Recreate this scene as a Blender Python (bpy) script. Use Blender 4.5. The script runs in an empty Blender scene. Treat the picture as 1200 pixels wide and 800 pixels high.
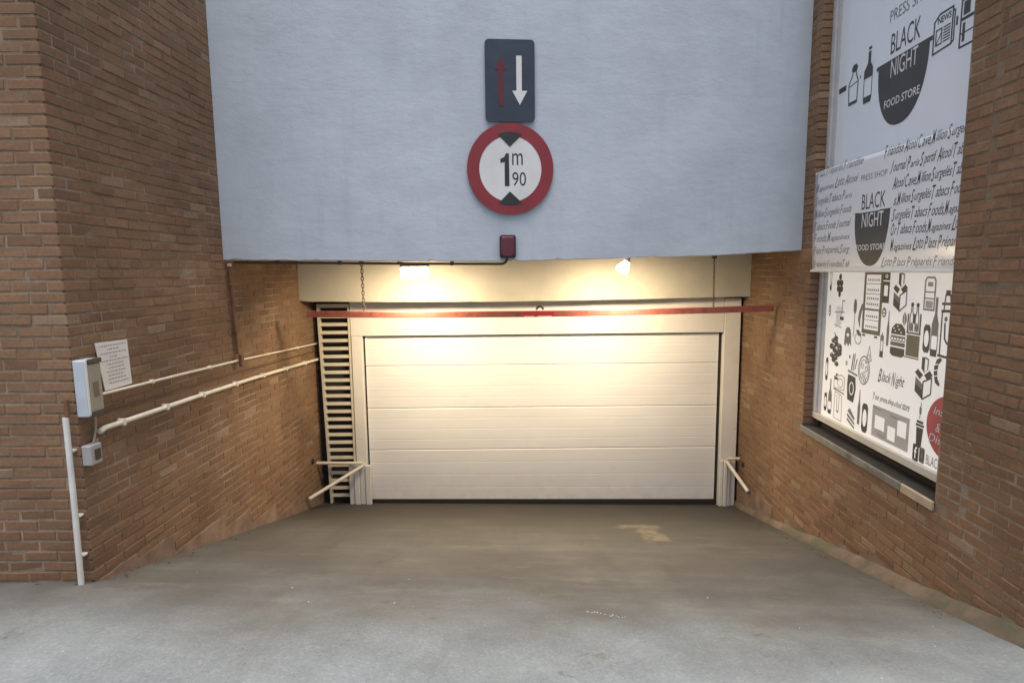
import bpy, math, random
from mathutils import Vector, Matrix
R = math.radians
sc = bpy.context.scene
col = sc.collection
rnd = random.Random(7)

# ------------------------------------------------------------------ camera
FPX, PITCH, ROLL = 680.0, R(6.96), R(0.6)
CAM = Vector((0.0, 0.0, 1.6))
r0, u0, dv = Vector((1, 0, 0)), Vector((0, math.sin(PITCH), math.cos(PITCH))), Vector((0, math.cos(PITCH), -math.sin(PITCH)))
rv = r0 * math.cos(ROLL) - u0 * math.sin(ROLL)
uv_ = r0 * math.sin(ROLL) + u0 * math.cos(ROLL)
cam = bpy.data.cameras.new("camera")
cam.sensor_width = 36.0
cam.lens = FPX / 1200.0 * 36.0
cam.clip_start, cam.clip_end = 0.05, 1000.0
co = bpy.data.objects.new("camera", cam)
col.objects.link(co)
m3 = Matrix((rv, uv_, -dv)).transposed()
co.matrix_world = Matrix.Translation(CAM) @ m3.to_4x4()
sc.camera = co

# ------------------------------------------------------------------ sky, sun, exposure
SUN_EL, SUN_ROT = R(78), R(180)         # bright overcast: a veiled sun, high over the street
world = bpy.data.worlds.new("World")
sc.world = world
world.use_nodes = True
wn = world.node_tree.nodes
wl = world.node_tree.links
bg = wn["Background"]
sky = wn.new("ShaderNodeTexSky")
sky.sky_type = 'NISHITA'
sky.sun_disc = False
sky.sun_elevation = SUN_EL
sky.sun_rotation = SUN_ROT
sky.air_density = 1.0
sky.dust_density = 5.0
sky.ozone_density = 0.5
wl.new(sky.outputs[0], bg.inputs[0])
bg.inputs[1].default_value = 0.095
sl = bpy.data.lights.new("sun", 'SUN')
sl.energy = 1.05
sl.angle = R(50)
sl.color = (1.0, 0.97, 0.93)
so = bpy.data.objects.new("sun", sl)
col.objects.link(so)
sd = Vector((math.sin(SUN_ROT) * math.cos(SUN_EL), math.cos(SUN_ROT) * math.cos(SUN_EL), math.sin(SUN_EL)))
so.rotation_euler = sd.to_track_quat('Z', 'Y').to_euler()
so.location = sd * 60
sc.view_settings.view_transform = 'Standard'
sc.view_settings.look = 'None'
sc.view_settings.gamma = 1.0
sc.view_settings.exposure = 1.0
LAMP = 15.0                              # radiance of the two lit lamps' opal covers

# ------------------------------------------------------------------ helpers
def lerp(a, b, t): return a + (b - a) * t
def pw(pts, x):
    if x <= pts[0][0]: return pts[0][1]
    for (a, va), (b, vb) in zip(pts, pts[1:]):
        if x <= b:
            return lerp(va, vb, (x - a) / (b - a))
    return pts[-1][1]
def smooth(t):
    t = max(0.0, min(1.0, t)); return t * t * (3 - 2 * t)

class Frame:
    """a local frame: u, v, w axes from an origin"""
    def __init__(s, o, u, v, w):
        s.o, s.u, s.v, s.w = Vector(o), Vector(u).normalized(), Vector(v).normalized(), Vector(w).normalized()
    def __call__(s, p): return s.o + s.u * p[0] + s.v * p[1] + s.w * p[2]
WORLD = Frame((0, 0, 0), (1, 0, 0), (0, 1, 0), (0, 0, 1))

class MB:
    def __init__(s, fr=WORLD):
        s.v, s.f, s.fr, s.sm, s.tone = [], [], fr, [], []
    def add(s, vs, fs, smooth_=False, tone=None):
        b = len(s.v)
        s.v += [s.fr(p) for p in vs]
        for f in fs:
            s.f.append([b + i for i in f]); s.sm.append(smooth_)
            if tone is not None: s.tone.append(tone)
        return s
    def box(s, x0, x1, y0, y1, z0, z1, bev=0.0):
        if bev <= 0:
            vs = [(x, y, z) for z in (z0, z1) for y in (y0, y1) for x in (x0, x1)]
            return s.add(vs, [(0, 2, 3, 1), (4, 5, 7, 6), (0, 1, 5, 4), (2, 6, 7, 3), (0, 4, 6, 2), (1, 3, 7, 5)])
        b = min(bev, (x1 - x0) * .45, (y1 - y0) * .45, (z1 - z0) * .45)
        vs, idx = [], {}
        X, Y, Z = (x0, x1), (y0, y1), (z0, z1)
        for i in (0, 1):
            for j in (0, 1):
                for k in (0, 1):
                    sx, sy, sz = (1 - 2 * i) * b, (1 - 2 * j) * b, (1 - 2 * k) * b
                    c = (X[i], Y[j], Z[k])
                    idx[i, j, k, 0] = len(vs); vs.append((c[0], c[1] + sy, c[2] + sz))
                    idx[i, j, k, 1] = len(vs); vs.append((c[0] + sx, c[1], c[2] + sz))
                    idx[i, j, k, 2] = len(vs); vs.append((c[0] + sx, c[1] + sy, c[2]))
        fs = []
        for i in (0, 1):
            fs.append([idx[i, 0, 0, 0], idx[i, 1, 0, 0], idx[i, 1, 1, 0], idx[i, 0, 1, 0]])
            fs.append([idx[0, i, 0, 1], idx[1, i, 0, 1], idx[1, i, 1, 1], idx[0, i, 1, 1]])
            fs.append([idx[0, 0, i, 2], idx[1, 0, i, 2], idx[1, 1, i, 2], idx[0, 1, i, 2]])
        for i in (0, 1):
            for j in (0, 1):
                fs.append([idx[i, j, 0, 0], idx[i, j, 1, 0], idx[i, j, 1, 1], idx[i, j, 0, 1]])
                fs.append([idx[i, 0, j, 0], idx[i, 1, j, 0], idx[i, 1, j, 2], idx[i, 0, j, 2]])
                fs.append([idx[0, i, j, 1], idx[1, i, j, 1], idx[1, i, j, 2], idx[0, i, j, 2]])
                for k in (0, 1): fs.append([idx[i, j, k, 0], idx[i, j, k, 1], idx[i, j, k, 2]])
        return s.add(vs, fs)
    def tube(s, pts, r, n=10, caps=True):
        pts = [Vector(p) for p in pts]
        rings = []
        prev = None
        for i, p in enumerate(pts):
            t = (pts[min(i + 1, len(pts) - 1)] - pts[max(i - 1, 0)]).normalized()
            a = Vector((0, 0, 1)) if abs(t.z) < .9 else Vector((1, 0, 0))
            if prev is not None: a = prev
            x = (a - t * a.dot(t)).normalized(); prev = x
            y = t.cross(x)
            rr = r[i] if isinstance(r, (list, tuple)) else r
            rings.append([p + (x * math.cos(2 * math.pi * k / n) + y * math.sin(2 * math.pi * k / n)) * rr for k in range(n)])
        vs = [v for q in rings for v in q]
        fs = []
        for i in range(len(pts) - 1):
            for k in range(n):
                fs.append((i * n + k, i * n + (k + 1) % n, (i + 1) * n + (k + 1) % n, (i + 1) * n + k))
        s.add(vs, fs, True)
        if caps:
            s.add(rings[0], [tuple(range(n))[::-1]]); s.add(rings[-1], [tuple(range(n))])
        return s
    def prism(s, poly, w0, w1):
        """polygon in (u, v) extruded along w"""
        n = len(poly)
        vs = [(p[0], p[1], w0) for p in poly] + [(p[0], p[1], w1) for p in poly]
        fs = [tuple(range(n))[::-1], tuple(range(n, 2 * n))] + [(i, (i + 1) % n, n + (i + 1) % n, n + i) for i in range(n)]
        return s.add(vs, fs)
    def flat(s, poly, w=0.0):
        return s.add([(p[0], p[1], w) for p in poly], [tuple(range(len(poly)))])
    def ring(s, cx, cy, ro, ri, w0, w1, n=64):
        vs = []
        for (r, w) in ((ro, w0), (ro, w1), (ri, w1), (ri, w0)):
            vs += [(cx + r * math.cos(2 * math.pi * k / n), cy + r * math.sin(2 * math.pi * k / n), w) for k in range(n)]
        fs = []
        for j in range(4):
            for k in range(n):
                fs.append((j * n + k, j * n + (k + 1) % n, ((j + 1) % 4) * n + (k + 1) % n, ((j + 1) % 4) * n + k))
        return s.add(vs, fs)
    def build(s, name, mat, parent=None, loc=None, fix=True):
        base = wpos(parent) if parent else Vector((0, 0, 0))
        o_loc = Vector(loc) if loc is not None else (base if parent else Vector((0, 0, 0)))
        me = bpy.data.meshes.new(name)
        me.from_pydata([tuple(p - o_loc) for p in s.v], [], s.f)
        me.polygons.foreach_set("use_smooth", s.sm)
        if s.tone:
            at = me.attributes.new("tone", 'FLOAT', 'FACE')
            at.data.foreach_set("value", s.tone)
        if fix:
            import bmesh
            bm = bmesh.new(); bm.from_mesh(me)
            bmesh.ops.recalc_face_normals(bm, faces=bm.faces)
            bm.to_mesh(me); bm.free()
        me.materials.append(mat)
        me.update()
        o = bpy.data.objects.new(name, me)
        col.objects.link(o)
        if parent: o.parent = parent
        o.location = o_loc - base
        return o

def wpos(o):
    p = Vector((0, 0, 0))
    while o is not None:
        p += o.location; o = o.parent
    return p
def tag(o, label=None, cat=None, group=None, kind=None):
    if label: o["label"] = label
    if cat: o["category"] = cat
    if group: o["group"] = group
    if kind: o["kind"] = kind
    return o
def empty(name, loc, label, cat, group=None):
    o = bpy.data.objects.new(name, None)
    o.empty_display_size = .1
    col.objects.link(o); o.location = loc
    return tag(o, label, cat, group)

FONT_CACHE = {}
def text_polys(txt, shear=0.0, bold=0.0):
    key = (txt, shear, bold)
    if key in FONT_CACHE: return FONT_CACHE[key]
    cu = bpy.data.curves.new("lettering_source", 'FONT')
    cu.body = txt; cu.shear = shear; cu.offset = bold; cu.resolution_u = 3
    ob = bpy.data.objects.new("lettering_source", cu)
    col.objects.link(ob)
    bpy.context.view_layer.update()
    dg = bpy.context.evaluated_depsgraph_get()
    me = bpy.data.meshes.new_from_object(ob.evaluated_get(dg))
    vs = [(v.co.x, v.co.y) for v in me.vertices]
    fs = [tuple(p.vertices) for p in me.polygons]
    bpy.data.objects.remove(ob); bpy.data.curves.remove(cu); bpy.data.meshes.remove(me)
    x0 = min(v[0] for v in vs); x1 = max(v[0] for v in vs); y0 = min(v[1] for v in vs); y1 = max(v[1] for v in vs)
    vs = [((v[0] - x0) / (x1 - x0), (v[1] - y0) / (y1 - y0)) for v in vs]
    FONT_CACHE[key] = (vs, fs)
    return vs, fs
def put_text(mb, txt, u0, v0, u1, v1, w=0.002, shear=0.0, bold=0.0, v0r=None, v1r=None):
    vs, fs = text_polys(txt, shear, bold)
    a0, a1 = (v0 if v0r is None else v0r), (v1 if v1r is None else v1r)
    mb.add([(lerp(u0, u1, x), lerp(lerp(v0, a0, x), lerp(v1, a1, x), y), w) for x, y in vs], fs)

def put_script(mb, txt, u0, v, u1, h, w, shear=.5):
    """handwritten look: small joined-up letters with tall swung capitals dropping under the line"""
    words = txt.split(' ')
    wt = []
    for q in words:
        wt.append(sum((1.5 if ch.isupper() else .45 if ch in 'il,.' else .62 if ch in 'tfj' else 1.35 if ch == 'm' else .92) for ch in q) + .25)
    k = (u1 - u0) / sum(wt)
    u = u0
    for q, n in zip(words, wt):
        a = u
        if q[0].isupper() and len(q) > 1:
            put_text(mb, q[0], u - .05 * k, v - h * .14, u + 1.35 * k, v + h * 1.05, w, shear, .004)
            u += 1.32 * k; rest = q[1:]
        else: rest = q
        asc = any(c in 'bdfhklt\u00e9\u00e8' for c in rest); dsc = any(c in 'gjpqy,' for c in rest)
        put_text(mb, rest, u, v - (h * .24 if dsc else 0), a + (n - .2) * k, v + (h * .90 if asc else h * .58), w, shear, .002)
        u = a + n * k
# ------------------------------------------------------------------ materials
def mat(name):
    m = bpy.data.materials.new(name); m.use_nodes = True
    nt = m.node_tree
    return m, nt.nodes, nt.links, nt.nodes["Principled BSDF"]
def noise(n, l, scale, detail=4, rough=.55, vec=None, sc3=None):
    tx = n.new("ShaderNodeTexNoise"); tx.inputs["Scale"].default_value = scale
    tx.inputs["Detail"].default_value = detail; tx.inputs["Roughness"].default_value = rough
    if vec is None:
        g = n.new("ShaderNodeNewGeometry"); vec = g.outputs["Position"]
    if sc3:
        mp = n.new("ShaderNodeMapping"); mp.inputs["Scale"].default_value = sc3
        l.new(vec, mp.inputs["Vector"]); vec = mp.outputs["Vector"]
    l.new(vec, tx.inputs["Vector"])
    return tx.outputs["Fac"]
def ramp(n, l, fac, stops, interp='LINEAR'):
    c = n.new("ShaderNodeValToRGB"); c.color_ramp.interpolation = interp
    el = c.color_ramp.elements
    while len(el) < len(stops): el.new(.5)
    for e, (p, rgb) in zip(el, stops):
        e.position = p; e.color = (*rgb, 1) if len(rgb) == 3 else rgb
    if fac is not None: l.new(fac, c.inputs[0])
    return c.outputs[0]
def mix(n, l, fac, a, b, mode='MIX'):
    mx = n.new("ShaderNodeMix"); mx.data_type = 'RGBA'; mx.blend_type = mode
    for sock, val in ((mx.inputs[0], fac), (mx.inputs[6], a), (mx.inputs[7], b)):
        if hasattr(val, 'links') or isinstance(val, bpy.types.NodeSocket): l.new(val, sock)
        elif isinstance(val, tuple): sock.default_value = (*val, 1) if len(val) == 3 else val
        else: sock.default_value = val
    return mx.outputs[2]
def math_(n, l, op, a, b=0.0):
    m = n.new("ShaderNodeMath"); m.operation = op
    for i, x in enumerate((a, b)):
        if isinstance(x, bpy.types.NodeSocket): l.new(x, m.inputs[i])
        else: m.inputs[i].default_value = x
    return m.outputs[0]
def bump(n, l, p, h, strength=.3, dist=.01):
    b = n.new("ShaderNodeBump"); b.inputs["Strength"].default_value = strength; b.inputs["Distance"].default_value = dist
    l.new(h, b.inputs["Height"]); l.new(b.outputs[0], p.inputs["Normal"])
def plain(name, c, rough=.5, metal=0.0, var=.12, scale=9.0, spec=None, bumps=0.0, dirt=None):
    """paint / metal / plastic with uneven tone and fine grain"""
    m, n, l, p = mat(name)
    f = noise(n, l, scale, 5, .6)
    lo = tuple(max(0, x * (1 - var)) for x in c); hi = tuple(min(1, x * (1 + var)) for x in c)
    base = ramp(n, l, f, [(.3, lo), (.7, hi)])
    if dirt:
        d = ramp(n, l, noise(n, l, dirt[1], 6, .65), [(dirt[2], (0, 0, 0)), (dirt[2] + .15, (1, 1, 1))])
        base = mix(n, l, d, base, dirt[0])
    l.new(base, p.inputs["Base Color"])
    p.inputs["Roughness"].default_value = rough; p.inputs["Metallic"].default_value = metal
    if spec is not None: p.inputs["Specular IOR Level"].default_value = spec
    if bumps: bump(n, l, p, noise(n, l, 60, 4), bumps, .003)
    return m

def brick_mat(name, attr):
    m, n, l, p = mat(name)
    if attr:
        a = n.new("ShaderNodeAttribute"); a.attribute_name = "tone"; t = a.outputs["Fac"]
    else:
        t = n.new("ShaderNodeObjectInfo").outputs["Random"]
    c = ramp(n, l, t, [(0, (.196, .112, .066)), (.16, (.232, .134, .077)), (.34, (.256, .152, .087)), (.5, (.220, .127, .074)),
                       (.66, (.262, .155, .087)), (.8, (.242, .132, .074)), (.96, (.272, .166, .097)), (1, (.315, .222, .145))])
    f = noise(n, l, 42, 5, .65)
    c = mix(n, l, 1.0, c, ramp(n, l, f, [(.25, (.78, .77, .77)), (.55, (1, 1, 1)), (.78, (1.2, 1.18, 1.13))]), 'MULTIPLY')
    # old weathering in broad patches, and a thin bloom of lime
    w = noise(n, l, 1.3, 5, .6)
    c = mix(n, l, ramp(n, l, w, [(.38, (.55, .55, .55)), (.6, (0, 0, 0))]), c, mix(n, l, 1.0, c, (.68, .66, .66), 'MULTIPLY'))
    b = noise(n, l, 5.0, 8, .72)
    c = mix(n, l, ramp(n, l, b, [(.60, (0, 0, 0)), (.78, (.4, .4, .4))]), c, (.38, .31, .24))
    l.new(c, p.inputs["Base Color"])
    p.inputs["Roughness"].default_value = .82
    p.inputs["Specular IOR Level"].default_value = .3
    bump(n, l, p, noise(n, l, 130, 4, .7), .55, .004)
    return m
M = {}
M['brick'] = brick_mat("brick_face", False)
M['brick_mass'] = brick_mat("brick_face_joined", True)
def mortar_mat():
    m, n, l, p = mat("mortar")
    f = noise(n, l, 2.2, 6, .62)
    c = ramp(n, l, f, [(.3, (.155, .108, .070)), (.52, (.215, .158, .105)), (.72, (.36, .30, .235))])
    g = noise(n, l, 90, 3)
    c = mix(n, l, 1.0, c, ramp(n, l, g, [(.3, (.75, .75, .75)), (.7, (1.15, 1.15, 1.15))]), 'MULTIPLY')
    l.new(c, p.inputs["Base Color"]); p.inputs["Roughness"].default_value = .95
    bump(n, l, p, g, .5, .004)
    return m
M['mortar'] = mortar_mat()
def render_mat():
    """pale blue-grey masonry paint on render"""
    m, n, l, p = mat("painted_render")
    f = noise(n, l, 1.1, 6, .6)
    c = ramp(n, l, f, [(.3, (.43, .485, .55)), (.7, (.52, .58, .645))])
    g = n.new("ShaderNodeNewGeometry").outputs["Position"]
    drip = noise(n, l, 1.0, 5, .6, vec=g, sc3=(7, 7, .7))
    c = mix(n, l, ramp(n, l, drip, [(.56, (0, 0, 0)), (.75, (.35, .35, .35))]), c, (.35, .39, .44))
    sm = noise(n, l, 1.0, 6, .7, vec=g, sc3=(2.2, 2.2, 9))
    c = mix(n, l, ramp(n, l, sm, [(.64, (0, 0, 0)), (.74, (.3, .3, .3))]), c, (.40, .42, .46))
    l.new(c, p.inputs["Base Color"]); p.inputs["Roughness"].default_value = .7
    blot = noise(n, l, 1.9, 7, .66)
    c = mix(n, l, ramp(n, l, blot, [(.46, (0, 0, 0)), (.70, (.55, .55, .55))]), c, (.40, .44, .49))
    l.new(c, p.inputs["Base Color"])
    b = math_(n, l, 'ADD', noise(n, l, 1.0, 7, .62, vec=g, sc3=(4, 4, 7)), math_(n, l, 'MULTIPLY', noise(n, l, 70, 4, .6), .12))
    bump(n, l, p, b, .38, .016)
    return m
M['render'] = render_mat()
def ground_mat():
    m, n, l, p = mat("worn_concrete")
    geo = n.new("ShaderNodeNewGeometry"); P = geo.outputs["Position"]
    sep = n.new("ShaderNodeSeparateXYZ"); l.new(P, sep.inputs[0])
    warp = noise(n, l, .9, 5, .6)
    # tyre-blackened ramp giving way to cleaner pavement concrete
    yy = math_(n, l, 'ADD', sep.outputs["Y"], math_(n, l, 'MULTIPLY', math_(n, l, 'SUBTRACT', warp, .5), 2.2))
    mr = n.new("ShaderNodeMapRange"); mr.inputs[1].default_value = 1.8; mr.inputs[2].default_value = 3.5; mr.interpolation_type = 'SMOOTHSTEP'
    l.new(yy, mr.inputs[0])
    a = ramp(n, l, noise(n, l, 1.4, 7, .62), [(.28, (.078, .074, .063)), (.5, (.118, .112, .096)), (.72, (.170, .160, .136))])
    st = noise(n, l, 1.0, 6, .65, vec=P, sc3=(.55, 5.5, 5.5))
    a = mix(n, l, ramp(n, l, st, [(.4, (.55, .55, .55)), (.62, (0, 0, 0))]), a, (.095, .086, .075))
    pat = noise(n, l, 1.0, 7, .7, vec=P, sc3=(1.5, 4.2, 4.2))
    a = mix(n, l, ramp(n, l, pat, [(.56, (0, 0, 0)), (.72, (.5, .5, .5))]), a, (.24, .212, .160))
    b = ramp(n, l, noise(n, l, 2.0, 7, .65), [(.3, (.202, .230, .236)), (.7, (.30, .333, .338))])
    v = n.new("ShaderNodeTexVoronoi"); v.inputs["Scale"].default_value = 95; l.new(P, v.inputs["Vector"])
    peb = n.new("ShaderNodeSeparateColor"); l.new(v.outputs["Color"], peb.inputs[0])
    speck = ramp(n, l, peb.outputs[0], [(.0, (.86, .86, .86)), (.3, (.97, .97, .97)), (.8, (1.02, 1.02, 1.02)), (1, (1.18, 1.18, 1.18))])
    b = mix(n, l, 1.0, b, speck, 'MULTIPLY')
    a = mix(n, l, .55, a, mix(n, l, 1.0, a, speck, 'MULTIPLY'))
    c = mix(n, l, mr.outputs[0], b, a)
    # base colour turns darker towards the foot of the ramp, unevenly; then oil drips
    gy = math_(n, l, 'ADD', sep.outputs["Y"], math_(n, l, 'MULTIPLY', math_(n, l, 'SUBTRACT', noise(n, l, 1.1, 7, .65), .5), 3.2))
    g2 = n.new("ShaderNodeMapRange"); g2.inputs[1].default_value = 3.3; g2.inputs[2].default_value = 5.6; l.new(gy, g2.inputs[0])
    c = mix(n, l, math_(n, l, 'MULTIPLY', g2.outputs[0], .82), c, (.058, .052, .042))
    drip = noise(n, l, 4.5, 6, .75)
    c = mix(n, l, ramp(n, l, drip, [(.62, (0, 0, 0)), (.70, (.55, .55, .55))]), c, (.060, .056, .050))
    # scuffs running down the ramp
    ty = noise(n, l, 1.0, 5, .6, vec=P, sc3=(3.2, .35, .35))
    c = mix(n, l, ramp(n, l, ty, [(.56, (0, 0, 0)), (.76, (.5, .5, .5))]), c, mix(n, l, 1.0, c, (.66, .66, .68), 'MULTIPLY'))
    l.new(c, p.inputs["Base Color"])
    p.inputs["Roughness"].default_value = .78
    p.inputs["Specular IOR Level"].default_value = .35
    h = math_(n, l, 'ADD', noise(n, l, 120, 4, .7), math_(n, l, 'MULTIPLY', noise(n, l, 1.0, 3, .6, vec=P, sc3=(3, 38, 38)), .8))
    bump(n, l, p, h, .6, .006)
    return m
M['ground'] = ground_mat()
M['plinth'] = plain("skirting_render", (.225, .150, .105), .88, var=.35, scale=6, bumps=.5, dirt=((.15, .12, .09), 4, .56))
M['fillet'] = plain("mortar_fillet", (.150, .112, .080), .9, var=.35, scale=5, bumps=.6, dirt=((.09, .095, .06), 3, .5))
M['cream'] = plain("cream_beam_paint", (.47, .445, .37), .75, var=.09, scale=2.5, bumps=.25, dirt=((.45, .37, .26), 5, .68))
M['door'] = None
def door_mat():
    m, n, l, p = mat("door_steel_white")
    geo = n.new("ShaderNodeNewGeometry"); P = geo.outputs["Position"]
    f = noise(n, l, 1.0, 4, .6, vec=P, sc3=(.8, .8, 3))
    c = ramp(n, l, f, [(.3, (.76, .745, .71)), (.7, (.82, .81, .78))])
    d = noise(n, l, 1.0, 7, .7, vec=P, sc3=(1.2, 1, 5))
    c = mix(n, l, ramp(n, l, d, [(.60, (0, 0, 0)), (.8, (.4, .4, .4))]), c, (.42, .38, .32))
    # road splash dried on the lowest panel, and a few long scuffs
    sep = n.new("ShaderNodeSeparateXYZ"); l.new(P, sep.inputs[0])
    r = n.new("ShaderNodeMapRange"); r.inputs[1].default_value = -.75; r.inputs[2].default_value = -1.2; l.new(sep.outputs["Z"], r.inputs[0])
    sp_ = math_(n, l, 'MULTIPLY', r.outputs[0], ramp(n, l, noise(n, l, 9, 8, .75), [(.40, (0, 0, 0)), (.66, (1, 1, 1))]))
    c = mix(n, l, math_(n, l, 'MULTIPLY', sp_, .22), c, (.36, .31, .25))
    sc_ = ramp(n, l, noise(n, l, 1.0, 6, .7, vec=P, sc3=(.9, 1, 16)), [(.69, (0, 0, 0)), (.74, (.35, .35, .35))])
    c = mix(n, l, sc_, c, (.30, .27, .23))
    l.new(c, p.inputs["Base Color"]); p.inputs["Roughness"].default_value = .45
    bump(n, l, p, noise(n, l, 1.0, 3, .6, vec=P, sc3=(7, 7, 190)), .35, .002)
    return m
M['door'] = door_mat()
M['white_paint'] = plain("white_frame_paint", (.74, .71, .65), .5, var=.06, scale=3, dirt=((.45, .38, .29), 7, .66))
M['cream_metal'] = plain("cream_louvre_paint", (.62, .57, .45), .5, var=.1, scale=6, dirt=((.33, .26, .18), 9, .64))
M['rubber'] = plain("black_rubber", (.022, .02, .018), .7)
M['void'] = plain("recess_shade", (.03, .024, .02), .9)  # near-black stands in for the shade inside the recesses
M['red_paint'] = plain("worn_red_paint", (.43, .12, .085), .75, var=.2, scale=12, dirt=((.19, .085, .055), 14, .57))
M['bright_red'] = plain("bright_red_plate", (.62, .045, .045), .45, var=.1)
M['sign_red'] = plain("sign_red", (.235, .024, .034), .45, var=.12, scale=5)
M['arrow_red'] = plain("sign_arrow_red", (.11, .010, .020), .45)
M['sign_white'] = plain("sign_white", (.66, .67, .67), .45, var=.07, scale=5)
M['sign_navy'] = plain("sign_navy", (.030, .042, .062), .42, var=.15, scale=7)
M['sign_dark'] = plain("sign_black", (.022, .028, .028), .5)
M['sign_back'] = plain("sign_grey_metal", (.33, .34, .35), .45, metal=.7)
M['plum'] = plain("plum_red_plastic", (.115, .022, .040), .38, var=.15)
M['plum_dark'] = plain("plum_dark_plastic", (.030, .014, .022), .45)
M['conduit_dark'] = plain("brown_conduit", (.055, .036, .026), .55, var=.25)
M['conduit_rust'] = plain("rust_brown_conduit", (.145, .065, .032), .6, var=.25)
M['pipe_cream'] = plain("cream_pvc", (.72, .66, .54), .42, var=.08)
M['pipe_white'] = plain("white_pvc", (.66, .65, .62), .42, var=.08)
M['cable'] = plain("brown_cable", (.11, .06, .035), .6)
M['paper'] = plain("white_paper", (.74, .70, .65), .6, var=.05, scale=4)
M['ink_grey'] = plain("faded_ink", (.34, .30, .28), .7)
M['box_blue'] = plain("pale_grey_steel", (.46, .50, .56), .45, var=.08)
M['box_side'] = plain("beige_grey_cover", (.30, .27, .205), .5, var=.12)
M['box_dark'] = plain("dark_brown_plastic", (.05, .04, .03), .5)
M['keypad'] = plain("brown_keypad", (.17, .11, .07), .5)
M['grey_plastic'] = plain("grey_plastic", (.36, .36, .36), .5)
M['steel'] = plain("dull_chain_steel", (.07, .05, .038), .6, metal=.0)
M['slab'] = plain("grey_sill_stone", (.185, .18, .155), .75, var=.25, scale=7, bumps=.4, dirt=((.10, .095, .08), 6, .55))
M['slate'] = plain("dark_slate", (.040, .036, .030), .7, var=.35, scale=9, dirt=((.10, .085, .06), 9, .62))
M['slab_new'] = plain("beige_sill_repair", (.44, .36, .25), .7, var=.15, scale=7)
M['alu'] = plain("cream_window_frame", (.56, .53, .46), .4, var=.08)
M['alu_cool'] = plain("grey_window_frame", (.50, .50, .50), .4, var=.08)
M['film'] = plain("white_window_film", (.82, .81, .79), .22, var=.03, scale=2, spec=.4)
M['film_up'] = plain("frosted_window_film", (.60, .645, .715), .13, var=.05, scale=1.2, spec=.7)
M['banner'] = plain("glossy_white_panel", (.73, .75, .78), .15, var=.04, scale=2, spec=1.0)
M['banner_edge'] = plain("white_panel_trim", (.72, .70, .64), .4)
M['ink'] = plain("dark_grey_print", (.052, .050, .047), .4)
M['ink_olive'] = plain("olive_grey_print", (.155, .140, .092), .4)
M['ink_mid'] = plain("mid_grey_print", (.20, .195, .185), .4)
M['ink_pale'] = plain("pale_grey_print", (.46, .45, .44), .4)
M['print_white'] = plain("white_print", (.68, .69, .70), .4)
M['print_red'] = plain("red_print", (.47, .075, .085), .4)
M['stain'] = plain("pale_paint_mark", (.33, .27, .175), .85, var=.3, scale=14)
M['chip'] = plain("white_chippings", (.42, .42, .40), .8)
M['dullwall'] = plain("plain_masonry", (.20, .135, .09), .9, var=.2, scale=2)
M['asph'] = plain("roof_felt", (.10, .10, .10), .9)
def lamp_mat():
    m, n, l, p = mat("lit_opal_cover")
    p.inputs["Base Color"].default_value = (.9, .85, .7, 1)
    p.inputs["Emission Color"].default_value = (1.0, .80, .50, 1)
    p.inputs["Emission Strength"].default_value = LAMP
    return m
M['lamp'] = lamp_mat()

for nm, e in (('film', .13), ('film_up', .03)):        # added glow that brightens the window film; nothing is lit behind
    p = M[nm].node_tree.nodes["Principled BSDF"]
    p.inputs["Emission Color"].default_value = (1, .985, .96, 1); p.inputs["Emission Strength"].default_value = e
# ------------------------------------------------------------------ the ground
LP = [(2.0, 0.0), (2.55, -.035), (3.24, -.205), (4.38, -.535), (5.2, -.765), (6.1, -1.02), (6.95, -1.235)]
RP = [(1.6, -.08), (2.4, -.185), (3.08, -.374), (4.23, -.655), (5.6, -1.0), (6.95, -1.31)]
def gz(x, y):
    t = smooth((x + 2.5) / 5.1) * .35 + max(0, min(1, (x + 2.5) / 5.1)) * .65
    return lerp(pw(LP, y), pw(RP, y), t)
def gzs(x, y):
    return sum(gz(x, y + d) for d in (-.3, -.15, 0, .15, .3)) / 5 if y < 6.6 else gz(x, y)
def sheet(name, xs, ys):
    mb = MB()
    nx = len(xs)
    mb.add([(x, y, gzs(x, y)) for y in ys for x in xs],
           [(j * nx + i, j * nx + i + 1, (j + 1) * nx + i + 1, (j + 1) * nx + i) for j in range(len(ys) - 1) for i in range(nx - 1)], True)
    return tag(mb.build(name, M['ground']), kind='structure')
xs = [-150, -60, -25, -12, -6] + [-3.4 + .2 * i for i in range(35)] + [6, 12, 25, 60, 150]
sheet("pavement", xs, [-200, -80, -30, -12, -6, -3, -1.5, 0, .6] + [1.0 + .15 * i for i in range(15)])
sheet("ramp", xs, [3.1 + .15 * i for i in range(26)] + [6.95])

# ------------------------------------------------------------------ brick walls
PITCHZ, BH, PITCHX, BL = 0.0635, 0.0515, 0.202, 0.192
brick_meshes = {}
def brick_shape(L, H, jit=0.0, rr=rnd, dep=.03):
    """a stretcher seen from its face: local x along, y outward, z up; chamfered arrises, uneven face"""
    c = .0035
    j = lambda a: rr.uniform(-a, a) * jit
    hx, hz = L / 2, H / 2
    out = [(-hx, hx, -hz, hz)]
    v = []
    for (y, ins) in ((-dep, 0), (-c, 0), (0, c)):
        for (sx, sz) in ((-1, -1), (1, -1), (1, 1), (-1, 1)):
            v.append((sx * (hx - ins) + (j(.0022) if y > -dep else 0), y + (j(.0018) if y > -dep else 0), sz * (hz - ins) + (j(.0022) if y > -dep else 0)))
    f = []
    for a in (0, 4):
        for k in range(4):
            f.append((a + k, a + (k + 1) % 4, a + 4 + (k + 1) % 4, a + 4 + k))
    f.append((8, 9, 10, 11))
    return v, f
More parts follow.
